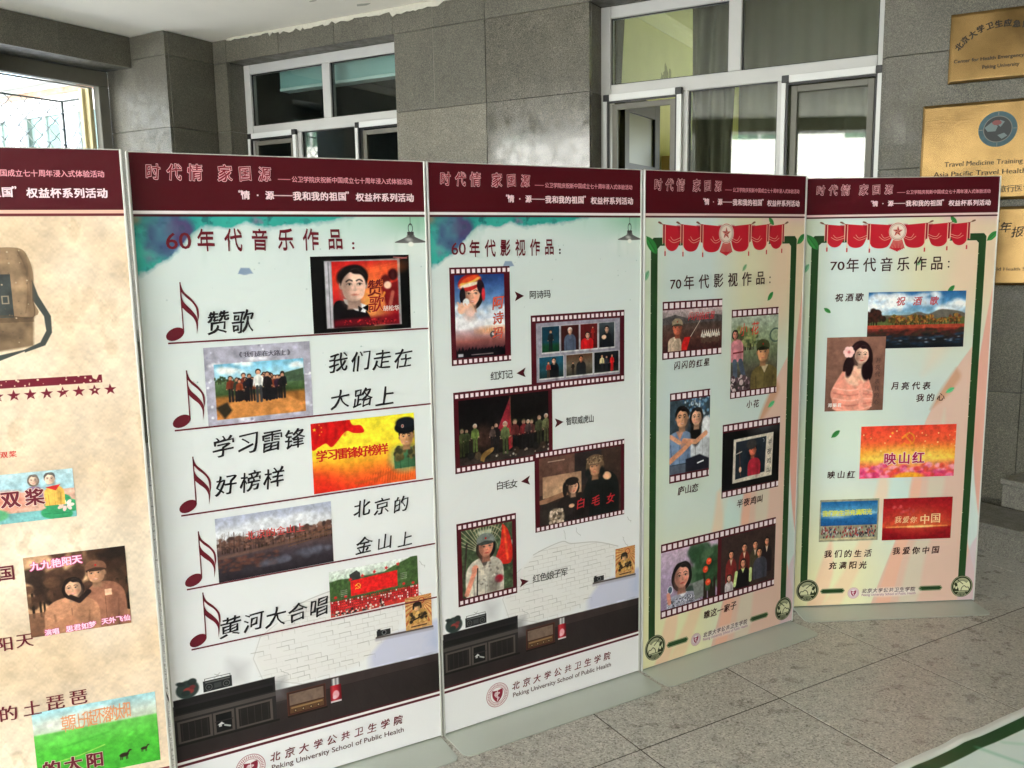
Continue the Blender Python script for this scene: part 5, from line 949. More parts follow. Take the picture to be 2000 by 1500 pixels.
# neighbour house beyond the cage
nb = empty('neighbour_house', (0,0,0), RB, label='sunlit white neighbouring house with rusty gutter and many windows behind the wire cage', category='house')
YF = 6.5; f = MB(); f.box(-17,YF,0,-7.2,YF+.3,1.0); f.box(-17,YF,3.22,-7.2,YF+.3,3.40)
cols = [(-16.2,-15.9),(-14.6,-14.3),(-13.0,-12.75),(-11.35,-11.2),(-10.62,-10.42),(-9.62,-9.42),(-8.9,-8.8),(-7.6,-7.2)]
for a, b in cols: f.box(a,YF-.02,1.0,b,YF+.2,3.22)
link('wall', f.mesh('w'), nb, M_FACADE); link('wall', MB().box(-17,YF+3,0,-7.2,YF+3.2,3.9).mesh('w'), nb, M_FACADE)
for (a, b), (c_, d_) in zip(cols, cols[1:]):
    wn = link('window', MB().box(b,YF+.04,1.0,b+.05,YF+.12,3.22).box(c_-.05,YF+.04,1.0,c_,YF+.12,3.22).box(b+.05,YF+.04,3.15,c_-.05,YF+.12,3.22).box((b+c_)/2-.02,YF+.05,1.0,(b+c_)/2+.02,YF+.11,3.15).mesh('w'), nb, M_PVC)
    link('pane', MB().box(b+.05,YF+.07,1.0,c_-.05,YF+.08,3.15).mesh('p'), wn, M_GL2); link('curtain_cloth', MB().box(b+.1,YF+.3,1.0,c_-.3*(c_-b),YF+.32,3.1).mesh('p'), wn, mat('mint_cloth', (150,176,150), .9))
link('gutter', MB().box(-17,YF-.10,3.345,-7.2,YF-.005,3.40).mesh('g', .01), nb, M_RUST)
rf = MB(); rf.add([(-17,YF-.3,3.43),(-7.2,YF-.3,3.43),(-7.2,YF+3,4.15),(-17,YF+3,4.15),(-17,YF-.3,3.47),(-7.2,YF-.3,3.47),(-7.2,YF+3,4.19),(-17,YF+3,4.19)], [(0,1,2,3),(7,6,5,4),(0,4,5,1),(1,5,6,2),(2,6,7,3),(3,7,4,0)])
for k in range(50): x = -17+.2*k; rf.tube((x,YF-.3,3.48),(x,YF+3,4.2),.02,4)
for k in range(6): y = .5*k; rf.tube((-17,YF-.3+y,3.48+.218*y),(-7.2,YF-.3+y,3.48+.218*y),.012,4)
link('roof', rf.mesh('r'), nb, M_ROOF)

# ------------------------------------------------------------------ floor
gr = link('ground', MB().box(-60,-60,-.3,60,60,-.16).mesh('g'), None, M_CONC, kind='structure')
fl = empty('floor', (0,0,0), RT, kind='structure')
link('floor_bed', MB().box(-3.3,-3.4,-.155,8,9,-.0018).mesh('fb'), fl, mat('grout', (66,61,54), .95, noise=.2, nscale=12))
ta, sa, P_ = 1.599, 2.012, .6023
tm = MB().box(.0026,.0026,-.012,P_-.0026,P_-.0026,0).mesh('floor_tile', .0012); tm.materials.append(G_FLOOR)
far = MB()
for i in range(-8, 10):
    for j in range(-9, 11):
        x, y = ta + i*P_, sa + j*P_
        if x < -3.3 or x > 7.3 or y < -3.4 or y > 8.2: continue
        wx_, wy_ = t2w(x+.3, y+.3); bu, bn = w2b(wx_, wy_)
        if bn > 5.6 or bu < -7: continue
        if wy_ > 1.2 and abs(wx_) < .75*wy_ + .6: o = link('floor_tile', tm, fl); o.location = (x, y, random.uniform(-.0006,.0004))
        else: far.box(x+.0026,y+.0026,-.012,x+P_-.0026,y+P_-.0026,0)
o = link('floor_tile', far.mesh('far'), fl, G_FLOOR); o['kind'] = 'stuff'

# steps at the right
st = empty('stone_steps', (0,0,0), RT, label='grey granite steps rising beside the right end of the back wall', category='steps')
def step(name, t0, t1, s0, s1, z0, z1): link(name, MB().box(t0+.02,s0,z0,t1,s1,z1-.03).mesh(name, .002), st, G_STEP); link('tread', MB().box(t0,s0-.002,z1-.03,t1,s1+.002,z1).mesh('tread', .004), st, G_STEP)
step('riser', 4.14, 4.468, -.6, 3.2, 0, .155); step('riser', 4.45, 4.80, -.6, 2.62, .157, .31); step('riser', 4.78, 7.2, -.6, 2.45, .312, .465)

# front beam and columns seen in reflections; closing walls added to shut out light
fb = empty('front_beam', (0,0,0), RT, label='grey stone beam and columns along the open front of the porch', category='beam')
link('beam', MB().box(T0-.35,S0,3.07,T0,6.6,3.62).mesh('b', .01), fb, G_FLM)
for s in (-3.3, -.9, 2.45, 6.1): link('column', MB().box(T0-.35,s,0,T0,s+.5,3.068).mesh('c', .01), fb, G_FLM)
ew = link('sun_block_wall', MB().box(T1,S0,0,T1+.2,3.5,3.6).mesh('e'), None, G_FLM, label='grey unseen wall added beyond the steps to keep the sun out', category='wall'); ew.rotation_euler = (0,0,RT)
rw = link('light_block_wall', MB().box(T0,S0-.2,0,T1+.2,S0-.002,3.6).mesh('e'), None, mat('rear_plaster', (176,175,168), .85, noise=.05, nscale=2), label='plain plastered wall added behind the viewer to cut light from that side', category='wall'); rw.rotation_euler = (0,0,RT)

# sunlit building opposite
ob = empty('opposite_building', (0,0,0), RT, label='pale sunlit building facing the porch, mirrored in the window glass', category='building')
tt = -13.0; f = MB(); f.box(tt-6,-14,0,tt-.31,16,12)
for k in range(11):
    s = -14+k*2.8; f.box(tt-.3,s,0,tt,s+1.3,12)
    for z in (0,3.0,6.1,9.2): f.box(tt-.3,s+1.3,z,tt-.01,s+2.8,z+(1.1 if z else 1.2))
    f.box(tt-.3,s+1.3,11.4,tt-.01,s+2.8,12)
link('wall', f.mesh('w'), ob, M_CREAMF)
for k in range(11):
    s = -14+k*2.8+1.3
    for z in (1.2,4.1,7.2):
        o = link('window', MB().box(tt-.25,s,z,tt-.2,s+.06,z+1.9).box(tt-.25,s+1.44,z,tt-.2,s+1.5,z+1.9).box(tt-.25,s+.72,z,tt-.2,s+.78,z+1.9).box(tt-.25,s,z+1.3,tt-.2,s+1.5,z+1.36).mesh('w'), ob, M_PVC)
        link('pane', MB().box(tt-.23,s,z,tt-.225,s+1.5,z+1.9).mesh('p'), o, M_GL2)

# ------------------------------------------------------------------ brass plates
def plate(label, x0, z0, x1, z1):
    p = empty('brass_plate', (0,0,0), RB, label=label, category='plaque', group='brass plates on the granite wall'); pass
    m = MB(); y = N0-.03; e = .014
    V = [(x0,N0-.002,z0),(x1,N0-.002,z0),(x1,N0-.002,z1),(x0,N0-.002,z1),(x0,y+.004,z0),(x1,y+.004,z0),(x1,y+.004,z1),(x0,y+.004,z1),(x0+e,y-.002,z0+e),(x1-e,y-.002,z0+e),(x1-e,y-.002,z1-e),(x0+e,y-.002,z1-e)]
    m.add(V, [(0,1,2,3)] + [(i,(i+1)%4,(i+1)%4+4,i+4) for i in range(4)] + [(i+4,(i+1)%4+4,(i+1)%4+8,i+8) for i in range(4)] + [(8,9,10,11)])
    link('plate', m.mesh('plate', .0015), p, M_BRASS); return p
INK = (26,19,8); py = N0-.0325
p1 = plate('upper brass plate with an arc of black Chinese letters', -.41, 2.345, .07, 2.69)
AU = (-.365,-.34,-.305,-.27,-.23,-.19,-.15,-.11,-.07,-.035,0,.025); AZ = (2.528,2.557,2.579,2.602,2.612,2.617,2.616,2.607,2.600,2.579,2.557,2.528); AR = (50,42,36,28,18,8,0,-6,-18,-28,-42,-50)
for ch, xx, zz, rr in zip('北京大学卫生应急管理中心', AU, AZ, AR): put_text(p1, ch, xx, zz, xx, zz, .032, 'fat', INK, rot=R(rr), y0=py)
put_latin(p1, 'Center for Health Emergency and Policy', -.385, 2.447, .045, .017, INK, 'bold', y0=py); put_latin(p1, 'Peking University', -.252, 2.405, -.088, .018, INK, 'bold', y0=py)
p2 = plate('wide brass plate with a round blue emblem', -.52, 1.745, .19, 2.245)
ec = (-.165, 2.10)
def disc(r, y, n=48, ry=1.): return MB().prism([(ec[0]+r*math.cos(i*2*math.pi/n), ec[1]+r*ry*math.sin(i*2*math.pi/n)) for i in range(n)], y, y+.0015)
link('emblem_ring', disc(.088,py-.002).mesh('e'), p2, mat('emblem_blue', (40,76,84), .5, noise=.15, nscale=40)); link('emblem_rim', disc(.066,py-.0026).mesh('e'), p2, mat('emblem_grey', (100,104,98), .5)); link('emblem_disc', disc(.062,py-.0032).mesh('e'), p2, mat('emblem_dark', (28,34,34), .5))
mm = MB(); random.seed(5)
for pts in ([(-.06,.01),(-.03,.035),(.0,.015),(-.01,-.01),(-.045,-.01)], [(-.01,.03),(.01,.045),(.03,.035),(.012,.01)], [(.0,-.03),(.03,-.02),(.045,-.035),(.02,-.05)]): mm.prism([(ec[0]+a, ec[1]+b) for a, b in pts], py-.0040, py-.0033)
link('emblem_map', mm.mesh('e'), p2, mat('emblem_land', (96,112,112), .5)); mm = MB().prism([(ec[0]-.005+.022*math.cos(i*.7), ec[1]+.032+.013*math.sin(i*.7)) for i in range(9)], py-.0046, py-.0041); link('emblem_map', mm.mesh('e'), p2, mat('emblem_red', (120,60,58), .5))
tk = MB()
for a in range(4): ca, sa_ = math.cos(a*math.pi/2), math.sin(a*math.pi/2); tk.box(ec[0]+ca*.077-.002-abs(ca)*.006, py-.0028, ec[1]+sa_*.077-.002-abs(sa_)*.006, ec[0]+ca*.077+.002+abs(ca)*.006, py-.0021, ec[1]+sa_*.077+.002+abs(sa_)*.006)
link('emblem_tick', tk.mesh('t'), p2, mat('emblem_grey'))
put_latin(p2, 'Travel Medicine Training Center', -.402, 1.925, .07, .026, INK, 'song', y0=py); put_latin(p2, 'Asia Pacific Travel Health Society', -.452, 1.875, .11, .026, INK, 'song', y0=py)
put_text(p2, '亚太旅行医学培训中心', -.20, 1.80, .13, 1.80, .034, 'song', INK, y0=py)
p3 = plate('lower brass plate partly hidden behind the last banner stand', -.52, 1.305, .19, 1.71)
put_text(p3, '少年报', -.155, 1.63, -.045, 1.58, .052, 'brush', INK, y0=py); put_latin(p3, 'Child Health Statistics', -.17, 1.382, .09, .018, INK, 'song', y0=py)

# ------------------------------------------------------------------ banner stands
def make_bg(kind):
    c = Cv(.8, PH, 1000); kind(c); return c.a
BG = {'room': img_mat('room_print', make_bg(room_scene)), 'paper': img_mat('paper_print', make_bg(paper_scene))}
def banner(x, y, yaw, bgm, label):
    b = empty('banner_stand', (x, y, 0), yaw, label=label, category='banner', group='five printed banner stands in a row')
    me = bpy.data.meshes.new('printed_panel'); z0, z1 = .0095, 1.7925
    me.from_pydata([(.0065,-.010,z0),(.7935,-.010,z0),(.7935,-.010,z1),(.0065,-.010,z1)], [], [(0,1,2,3)]); uv = me.uv_layers.new(name='uv')
    for i, (u, v) in enumerate(((.0065/.8,z0/1.8),(.7935/.8,z0/1.8),(.7935/.8,z1/1.8),(.0065/.8,z1/1.8))): uv.data[i].uv = (u, v)
    link('printed_panel', me, b, bgm); link('backing_board', MB().box(.0062,-.0098,.0095,.7938,.006,1.7925).mesh('bb'), b, M_BACK)
    fr = MB().box(.0005,-.0115,.004,.0062,.008,1.795).box(.7938,-.0115,.004,.7995,.008,1.795).box(.0062,-.0113,1.7925,.7938,.008,1.795)
    link('frame', fr.mesh('frame', .0012), b, M_ALU); r = .028; P = []
    for cx, cy, a0 in ((.002+r,-.158+r,180),(.792-r,-.158+r,270)):
        for k in range(7): a = R(a0 + 15*k); P.append((cx+r*math.cos(a), cy+r*math.sin(a)))
    P = [(.002,.02)] + P + [(.792,.02)]
    link('base_plate', MB().prism(P, .0008, .0045, 'z').mesh('base_plate', .0008), b, mat('painted_steel_base', (176,182,174), .3, spec=.5, metal=.1, noise=.04, nscale=3)); return b
TXW = (244,214,220); PK = (240,160,172)
def head_text(b, full=True, red=(128,22,38)):
    if full:
        put_text(b,'时代情',.0605,1.7475,.161,1.7475,.037,'title',red,2,sx=.86,outline=(250,196,202),ow=.04,jseed=1); put_text(b,'家国源',.236,1.7475,.3375,1.7475,.037,'title',red,2,sx=.86,outline=(250,196,202),ow=.04,jseed=2)
        put_text(b,'情·源',.284,1.6925,.3475,1.6925,.0205,'fat',TXW); put_text(b,'“',.271,1.697,.271,1.697,.0205,'bold',TXW)
    put_text(b,'公卫学院庆祝新中国成立七十周年浸入式体验活动',.4165,1.7355,.7495,1.7355,.0150,'plain',PK,2,sx=.94)
    put_text(b,'我和我的祖国',.4215,1.6915,.547,1.6915,.0212,'fat',TXW); put_text(b,'”',.562,1.697,.562,1.697,.0212,'bold',TXW); put_text(b,'权益杯系列活动',.5985,1.6905,.749,1.6905,.0212,'fat',TXW)
def picture(b, name, x0, z0, x1, z1, y=-.0109, label=None):
    A = (x1-x0)/(z1-z0); st_ = random.getstate(); random.seed(sum(map(ord, name))); c = PIC[name](A); random.setstate(st_)
    a = c.a
    for _ in range(2):
        p_ = np.pad(a, ((1,1),(1,1),(0,0)), 'edge'); a = (p_[1:-1,1:-1]*2 + p_[:-2,1:-1] + p_[2:,1:-1] + p_[1:-1,:-2] + p_[1:-1,2:]) / 6
    a = a * (1 + (c.fbm(.07, 4) - .5) * .34)[..., None]; a = a + (a - .5) * .06
    c.a = np.clip(a + rng.normal(0, .012, a.shape[:2])[..., None], 0, 1)
    me = bpy.data.meshes.new('printed_picture'); me.from_pydata([(x0,y,z0),(x1,y,z0),(x1,y,z1),(x0,y,z1)], [], [(0,1,2,3)]); uv = me.uv_layers.new(name='uv')
    for i, q in enumerate(((0,0),(1,0),(1,1),(0,1))): uv.data[i].uv = q
    o = link('printed_picture', me, b, img_mat(name+'_print', c.a))
    if label: o['label'] = label
    return o
def note(b, x, z):   # music note, x,z = left lower corner of head
    P = [(.0235,0.130)]; m = MB(); y = -.0112
    hd = [(.018+.0245*math.cos(i*.3307)*math.cos(.5)-.0155*math.sin(i*.3307)*math.sin(.5), .022+.0245*math.cos(i*.3307)*math.sin(.5)*.9+.0155*math.sin(i*.3307)*math.cos(.5)) for i in range(19)]
    m.add([(x+a,y,z+c) for a,c in hd], [tuple(range(19))]); m.add([(x+.0375,y,z+.03),(x+.0405,y,z+.03),(x+.0405,y,z+.155),(x+.0375,y,z+.155)],[(0,1,2,3)])
    for oz, L in ((0,1.),(-.034,1.)):
        up = bez([(.039,.157+oz),(.045,.137+oz),(.062,.117+oz),(.074,.098+oz),(.076,.078+oz),(.0715,.052+oz)] if oz else [(.039,.157),(.046,.132),(.064,.112),(.078,.090),(.080,.068),(.0765,.052)],4); lo = bez([(.039,.125+oz),(.050,.112+oz),(.064,.098+oz),(.071,.083+oz),(.072,.07+oz),(.0715,.052+oz)] if oz else [(.039,.132),(.050,.117),(.064,.103),(.073,.088),(.0755,.070),(.0765,.052)],4)
        n = len(up); m.add([(x+a,y-.0002*(oz!=0),z+c) for a,c in up]+[(x+a,y-.0002*(oz!=0),z+c) for a,c in lo],[(i,i+1,n+i+1,n+i) for i in range(n-1)])
    me = bpy.data.meshes.new('music_note'); me.from_pydata(m.v, [], m.f); me.update(); link('music_note', me, b, tmat((104,20,36)))
DEG = math.degrees
b1 = banner(-1.6836,1.9280,R(21.0),BG['paper'],'parchment coloured banner at the left picture edge with satchel, stars and sepia photo')
b2 = banner(-.9469,2.2548,.5005,BG['room'],'widest looking banner with five maroon music notes and 60s songs')
b3 = banner(-.2427,2.6423,.5394,BG['room'],'middle banner with film strip frames and 60s film titles')
# banner 1
head_text(b1)
put_text(b1,'双桨',.483,1.0701,.502,1.0707,.0155,'song',(214,60,60)); picture(b1,'twin_children',.44,.899,.628,1.022,label='small painting of two laughing children over green leaves'); put_text(b1,'双桨',.487,.9581,.5395,.9596,.0385,'fat',(110,26,44),3,outline=(240,214,196),ow=.035)
put_text(b1,'国',.4605,.775,.4605,.775,.036,'bold',(104,26,40)); picture(b1,'sepia_pair',.50,.600,.731,.808,label='sepia photograph of a smiling couple, man in a cap')
put_text(b1,'九九艳阳天',.5252,.7838,.6188,.7874,.021,'fat',(248,210,230),3,outline=(214,60,130),ow=.07); put_text(b1,'演唱',.539,.608,.556,.608,.0145,'fat',(248,210,230),3,outline=(214,60,130),ow=.07); put_text(b1,'思君如梦',.5875,.6090,.6399,.6116,.0155,'fat',(248,210,230),3,outline=(214,60,130),ow=.07); put_text(b1,'天外飞仙',.6701,.6147,.7212,.6156,.015,'fat',(248,210,230),3,outline=(214,60,130),ow=.07)
put_text(b1,'阳天',.4404,.5941,.4853,.5954,.0355,'song',(104,26,40)); put_text(b1,'的土琵琶',.4328,.4126,.5921,.4221,.0385,'song',(104,26,40))
picture(b1,'green_steppe',.4826,.2054,.7729,.4004,label='bright green grassland picture with dark horses'); put_text(b1,'草原上升起不落的太阳',.5557,.3564,.7019,.3646,.0422,'song',(226,150,96),2,sx=.42); put_text(b1,'的太阳',.5152,.2433,.616,.2422,.0385,'fat',(104,26,40),3,outline=(226,200,190),ow=.03)
# banner 2
head_text(b2); HD = (104,22,36)
put_latin(b2,'60',.079,1.5555,.139,.0425,HD,'plain',2); put_text(b2,'年代音乐作品',.1765,1.577,.5217,1.575,.053,'li',HD,2,sx=.78)
def colon(b, x, z1, z2, r, col):
    m = MB(); [m.add([(x+r*math.cos(i*.5236),-.0114,z+r*math.sin(i*.5236)) for i in range(12)],[tuple(range(12))]) for z in (z1,z2)]; me = bpy.data.meshes.new('lettering'); me.from_pydata(m.v,[],m.f); me.update(); link('lettering', me, b, tmat(col))
colon(b2,.573,1.5633,1.5501,.0037,HD)
picture(b2,'song_disc',.4478,1.3159,.7388,1.5287,label='song disc case with the portrait of a man in a bow tie')
put_text(b2,'赞',.632,1.437,.632,1.437,.044,'brush',(110,10,20),2,outline=(236,120,60),ow=.03); put_text(b2,'歌',.634,1.392,.634,1.392,.044,'brush',(150,14,24),2,outline=(240,150,80),ow=.03); put_text(b2,'胡松华',.662,1.377,.696,1.377,.015,'plain',(236,226,220))
INKB = (24,22,26)
LN = MB()
for za, zb2 in ((1.3148,1.3112),(1.0853,1.0841),(.8545,.8526),(.6487,.647),(.4771,.4736)):
    LN.add([(.065,-.0113,za-.0022),(.7935,-.0113,zb2-.0022),(.7935,-.0113,zb2+.0022),(.065,-.0113,za+.0022)],[(0,1,2,3)])
me = bpy.data.meshes.new('staff_line'); me.from_pydata(LN.v,[],LN.f); me.update(); link('staff_line', me, b2, tmat((104,26,40)))
for z in (1.3155,1.0865,.8555,.6497,.4775): note(b2,.066,z)
put_text(b2,'赞歌',.193,1.3615,.257,1.3612,.056,'brush',INKB,2,sx=.92); picture(b2,'walkers',.1505,1.0876,.4342,1.297,label='photo of a group walking on a dirt road in a silver glitter border'); put_text(b2,'《我们走在大路上》',.2453,1.2727,.3749,1.2701,.0149,'song',(70,66,80),2)
put_text(b2,'我们走在',.5139,1.2306,.71,1.2283,.052,'brush',INKB,2,jseed=3); put_text(b2,'大路上',.5138,1.1252,.651,1.1225,.053,'brush',INKB,2,jseed=4); put_text(b2,'学习雷锋',.1853,1.0288,.3787,1.027,.055,'brush',INKB,2,jseed=5); put_text(b2,'好榜样',.1852,.9219,.3142,.9236,.054,'brush',INKB,2,jseed=6)
picture(b2,'role_model',.4248,.8588,.7379,1.063,label='yellow and red picture with a flag and a soldier in a fur hat'); put_text(b2,'学习雷锋好榜样',.4525,.9672,.6364,.9651,.030,'fat',(214,36,30),2)
picture(b2,'river_bank',.1492,.6507,.472,.8316,label='dusky photo of bare trees along a river'); put_text(b2,'北京的金山上',.2411,.7703,.3797,.7694,.024,'song',(206,70,70),2)
put_text(b2,'北京的',.5646,.7961,.6874,.7899,.047,'brush',INKB,2,jseed=7); put_text(b2,'金山上',.5658,.6838,.6964,.6796,.046,'brush',INKB,2,jseed=8); put_text(b2,'黄河大合唱',.171,.5196,.4217,.5212,.053,'brush',INKB,2,jseed=9)
picture(b2,'red_chorus',.4554,.4807,.7331,.6202,label='photo of a huge choir in front of a red banner'); 
def common(b):
    picture(b,'small_poster',.6875,.386,.7745,.491,y=-.0110,label='small sunburst poster on the printed shelf')
    put_text(b,'北京大学公共卫生学院',.2708,.0998,.6503,.1036,.0265,'script',(110,16,36),2,jseed=11); put_latin(b,'Peking University School of Public Health',.2591,.0600,.6674,.0165,(90,56,62),'plain')
common(b2); common(b3)
# banner 3: film frames drawn as raised print strips
def filmstrip(b, R_, I_, **kw):
    x0,z0,x1,z1 = R_; ix0,iz0,ix1,iz1 = I_; c = Cv(x1-x0, z1-z0, 1100, (78,14,26)); zt = (z1+iz1)/2; zb = (z0+iz0)/2; p_ = kw.get('pitch',.0178); sq = kw.get('sq',(.0112,.0122)); x = kw.get('phase',.006)
    while x < x1-x0-.002:
        xe = min(x+sq[0], x1-x0)
        for zz in (zt,zb): c.rect(x,z1-zz-sq[1]/2,xe,z1-zz+sq[1]/2,(246,232,236))
        x += p_
    me = bpy.data.meshes.new('film_border'); y = kw.get('y',-.0106); me.from_pydata([(x0,y,z0),(x1,y,z0),(x1,y,z1),(x0,y,z1)], [], [(0,1,2,3)]); uv = me.uv_layers.new(name='uv')
    for i, q in enumerate(((0,0),(1,0),(1,1),(0,1))): uv.data[i].uv = q
    filmstrip.n += 1; link('film_border', me, b, img_mat('film_border_print_%d' % filmstrip.n, c.a))
filmstrip.n = 0
head_text(b3,red=(130,22,38)); put_latin(b3,'60',.0745,1.526,.122,.0375,HD,'plain',2); put_text(b3,'年代影视作品',.1528,1.5433,.4228,1.5436,.047,'li',HD,2,sx=.74); colon(b3,.4634,1.5345,1.524,.0035,(40,26,26))
for nm, R_, I_, lb in (('highland_woman',(.065,1.1914,.2751,1.4878),(.0809,1.2132,.254,1.4646),'poster of a smiling woman in a striped headdress'),('opera_cards',(.3499,1.0848,.7254,1.3293),(.3694,1.112,.7057,1.3032),'picture of seven small stage photo cards'),('stage_flag',(.0666,.8539,.4282,1.1090),(.0828,.8765,.4132,1.0824),'stage photo of actors around a red flag'),('winter_pair',(.3561,.6123,.7258,.883),(.3736,.6306,.7103,.86),'brown film still of a man and a girl in winter clothes'),('red_army_girl',(.065,.421,.2826,.6936),(.081,.4456,.267,.668),'film still of a young woman soldier with straw hat')):
    yy = -.0110 if nm in ('winter_pair','stage_flag') else -.0106
    if nm == 'winter_pair': yy = -.0114
    filmstrip(b3,R_,I_,y=yy); picture(b3,nm,*I_,y=yy-.0004,label=lb)
def arrow(b, x, z, d, s=1.):
    me = bpy.data.meshes.new('arrow_mark'); me.from_pydata([(x,-.0112,z+.0155*s),(x+d*.034*s,-.0112,z),(x,-.0112,z-.0155*s),(x+d*.007*s,-.0112,z)],[],[(0,1,2,3)]); me.update(); link('arrow_mark', me, b, tmat((70,14,24)))
for x, z, d in ((.292,1.393,1),(.3275,1.1495,-1),(.438,.972,1),(.338,.7945,-1),(.2933,.4525,1)): arrow(b3,x,z,d)
K = (34,30,32)
put_text(b3,'阿诗玛',.3595,1.3947,.4131,1.3951,.0245,'plain',K); put_text(b3,'红灯记',.2126,1.1492,.2659,1.1493,.026,'plain',K); put_text(b3,'智取威虎山',.4928,.9719,.5854,.9701,.0255,'plain',K,sx=.8); put_text(b3,'白毛女',.2246,.7941,.2761,.792,.0265,'plain',K); put_text(b3,'红色娘子军',.3578,.4557,.4694,.4529,.0275,'plain',K)
put_text(b3,'白毛女',.5396,.6833,.6656,.6814,.0345,'brush',(206,40,50),3,outline=(250,196,196),ow=.03); put_text(b3,'阿诗玛',.232,1.376,.228,1.282,.036,'brush',(226,96,60),2,outline=(120,60,90),ow=.03,jseed=2)
# banners 4 and 5
cA = Cv(.8,PH,1000); random.seed(21); ribbon_scene(cA); cB = Cv(.8,PH,1000); random.seed(22); ribbon_scene(cB,1)
b4 = banner(.4510,3.0535,.5453,img_mat('ribbon_print_films',cA.a),'banner with green frame, red curtain and 70s film strips')
b5 = banner(1.1793,3.6018,.0549,img_mat('ribbon_print_songs',cB.a),'rightmost banner with green frame, red curtain and 70s songs')
BR = (58,18,20)
for b in (b4, b5):
    head_text(b, red=(100,18,30)); put_text(b,'北京大学公共卫生学院',.311,.0680,.524,.0680,.0185,'script',(80,40,60),2,jseed=11); put_latin(b,'Peking University School of Public Health',.3005,.0440,.5375,.0115,(170,120,150),'plain')
put_latin(b4,'70',.118,1.392,.168,.033,BR,'round',2); put_text(b4,'年代影视作品',.2046,1.4118,.5602,1.4154,.0475,'round',(56,24,24),2,sx=.95); colon(b4,.6113,1.4166,1.3977,.0034,(56,24,24))
fk = dict(pitch=.0262,sq=(.0178,.0190),phase=.006)
for nm, R_, I_, lb in (('star_boy',(.0847,1.1444,.3688,1.3478),(.0847,1.1714,.3688,1.3179),'film poster of a boy soldier with a red spear tassel'),('flower_story',(.4169,.9706,.6631,1.3034),(.4169,.9974,.6631,1.2744),'film poster of a young man in a cap and a girl'),('couple',(.1226,.6906,.3161,1.021),(.1226,.7224,.3161,.9921),'film poster of an embracing young couple'),('night_card',(.3825,.5921,.689,.8759),(.3825,.6195,.689,.844),'black picture with a white card of a puppet'),):
    filmstrip(b4,R_,I_,**fk); picture(b4,nm,*I_,label=lb)
filmstrip(b4,(.0867,.1824,.6814,.4684),(.0872,.2142,.6806,.4362),**fk); picture(b4,'family_left',.0867,.2142,.3684,.4362,label='film still of a woman with bobbed hair'); picture(b4,'family_right',.3872,.2142,.6814,.4362,label='dark family group portrait')
put_text(b4,'闪闪的红星',.2148,1.2912,.3201,1.2906,.0273,'brush',(206,50,60),2,sx=.8,jseed=5); put_text(b4,'小花',.4796,1.2273,.539,1.2289,.045,'brush',(214,66,50),2,sx=.8,jseed=2); put_text(b4,'半夜鸡叫',.6343,.7807,.6306,.6674,.022,'brush',(30,26,26),2)
put_text(b4,'闪闪的红星',.1539,1.1195,.2959,1.1202,.0275,'cap',BR,1,jseed=1); put_text(b4,'小花',.5184,.941,.5548,.9397,.027,'cap',BR,1,jseed=2); put_text(b4,'庐山恋',.1795,.6571,.248,.657,.030,'cap',BR,1,jseed=3); put_text(b4,'半夜鸡叫',.4798,.5584,.5885,.5574,.030,'cap',BR,1,jseed=4); put_text(b4,'瞧这一家子',.3186,.1473,.4572,.1501,.030,'cap',BR,1,jseed=5)
put_latin(b5,'70',.111,1.432,.168,.035,BR,'round',2); put_text(b5,'年代音乐作品',.2022,1.4507,.5514,1.4517,.0525,'round',(56,24,24),2,sx=.92); colon(b5,.601,1.457,1.4363,.0036,(56,24,24))
picture(b5,'autumn_lake',.2738,1.1086,.6822,1.3392,label='autumn lake landscape photo under blue sky'); put_text(b5,'祝酒歌',.4095,1.301,.5493,1.3002,.0335,'brush',(206,84,84),2,outline=(120,110,150),ow=.02)
picture(b5,'moon_singer',.108,.8526,.354,1.1589,y=-.0114,label='brown portrait of a long haired woman with a flower'); put_text(b5,'月亮代表我的心',.3251,1.0608,.3244,.8874,.0195,'song',(80,50,50),3); put_text(b5,'邓丽君',.1299,.8777,.1697,.8779,.0155,'fat',(240,232,226),3)
picture(b5,'azalea',.2672,.5618,.6746,.7845,label='red and orange picture with pink blossom'); put_text(b5,'映山红',.3963,.6435,.5175,.6464,.047,'fat',(176,24,84),2,outline=(250,226,230),ow=.04)
picture(b5,'crowd_banner',.104,.2922,.3586,.4748,label='small photo of a crowd below blue sky'); put_text(b5,'我们的生活充满阳光',.1268,.4154,.317,.4182,.0236,'fat',(226,226,60),2,sx=.9); picture(b5,'red_glow',.3768,.289,.6768,.4714,label='dark red picture with glowing letters')
put_text(b5,'我爱你',.444,.3784,.5107,.376,.028,'brush',(246,200,150),2); put_text(b5,'中国',.5599,.3766,.6068,.3797,.0400,'song',(250,214,160),2)
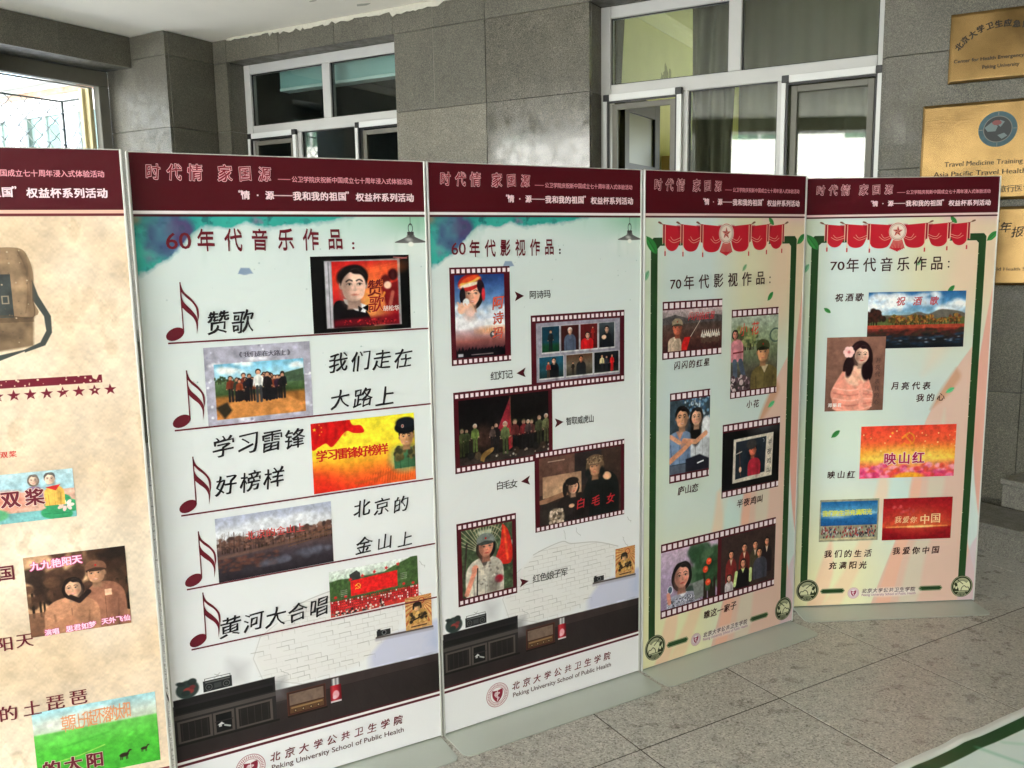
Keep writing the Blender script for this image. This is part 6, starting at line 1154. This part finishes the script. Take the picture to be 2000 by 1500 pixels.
for t_, a, z0_, b_, z1_, j in (('祝酒歌',.1523,1.3208,.2362,1.3212,1),('月亮代表',.4009,.9521,.5362,.9498,2),('我的心',.5114,.8996,.6002,.9007,3),('映山红',.1473,.5825,.2321,.5821,4),('我们的生活',.1464,.2384,.3196,.2357,5),('充满阳光',.1689,.1864,.2993,.1838,6),('我爱你中国',.4434,.2406,.6147,.2389,7)):
    put_text(b5,t_,a,z0_,b_,z1_,.0305,'cap',BR,1,jseed=j)

# banner lying on the floor at the right front
fbn = empty('lying_banner', (0,0,0), RT, label='pale banner sheet with a green stripe lying on the floor at lower right', category='banner')
n1, n2 = 60, 40; V = []; 
for j in range(n2+1):
    for i in range(n1+1):
        t = 1.6 + 2.4*i/n1; s = 1.527 - .85*j/n2; zz = .012 + .0025*math.sin(t*7+s*3) + (.006*math.exp(-((t-2.45)*22)**2)+.005*math.exp(-((t-2.20)*26+(s-1.5)*20)**2))*math.exp(-((s-1.53)*9)**2); V.append((t, s + (.0015*math.sin(t*31) if j == 0 else 0), zz))
me = bpy.data.meshes.new('sheet'); me.from_pydata(V, [], [(j*(n1+1)+i, j*(n1+1)+i+1, (j+1)*(n1+1)+i+1, (j+1)*(n1+1)+i) for j in range(n2) for i in range(n1)]); me.shade_smooth()
uv = me.uv_layers.new(name='uv')
for l in me.loops: k = l.vertex_index; uv.data[l.index].uv = ((k % (n1+1))/n1, (k//(n1+1))/n2)
cF = Cv(2.4,.85,420,(206,222,218)); cF.put((slice(None),slice(None)),np.clip((cF.fbm(.5,4)-.45)*4,0,1)*.5,(226,236,234)); cF.rect(0,.85-.03,2.4,.85,(222,226,222)); cF.rect(0,.85-.077,2.4,.85-.033,(38,74,42)); cF.line([(.85,.78),(.9,.62),(.88,.5)],.012,(120,190,160),.6,.02); cF.line([(.95,.76),(1.02,.7)],.01,(150,200,176),.6,.02)
o = link('printed_sheet', me, fbn, img_mat('lying_print', cF.a, .3)); md = o.modifiers.new('t','SOLIDIFY'); md.thickness = .004

bpy.data.objects.remove(_fo)
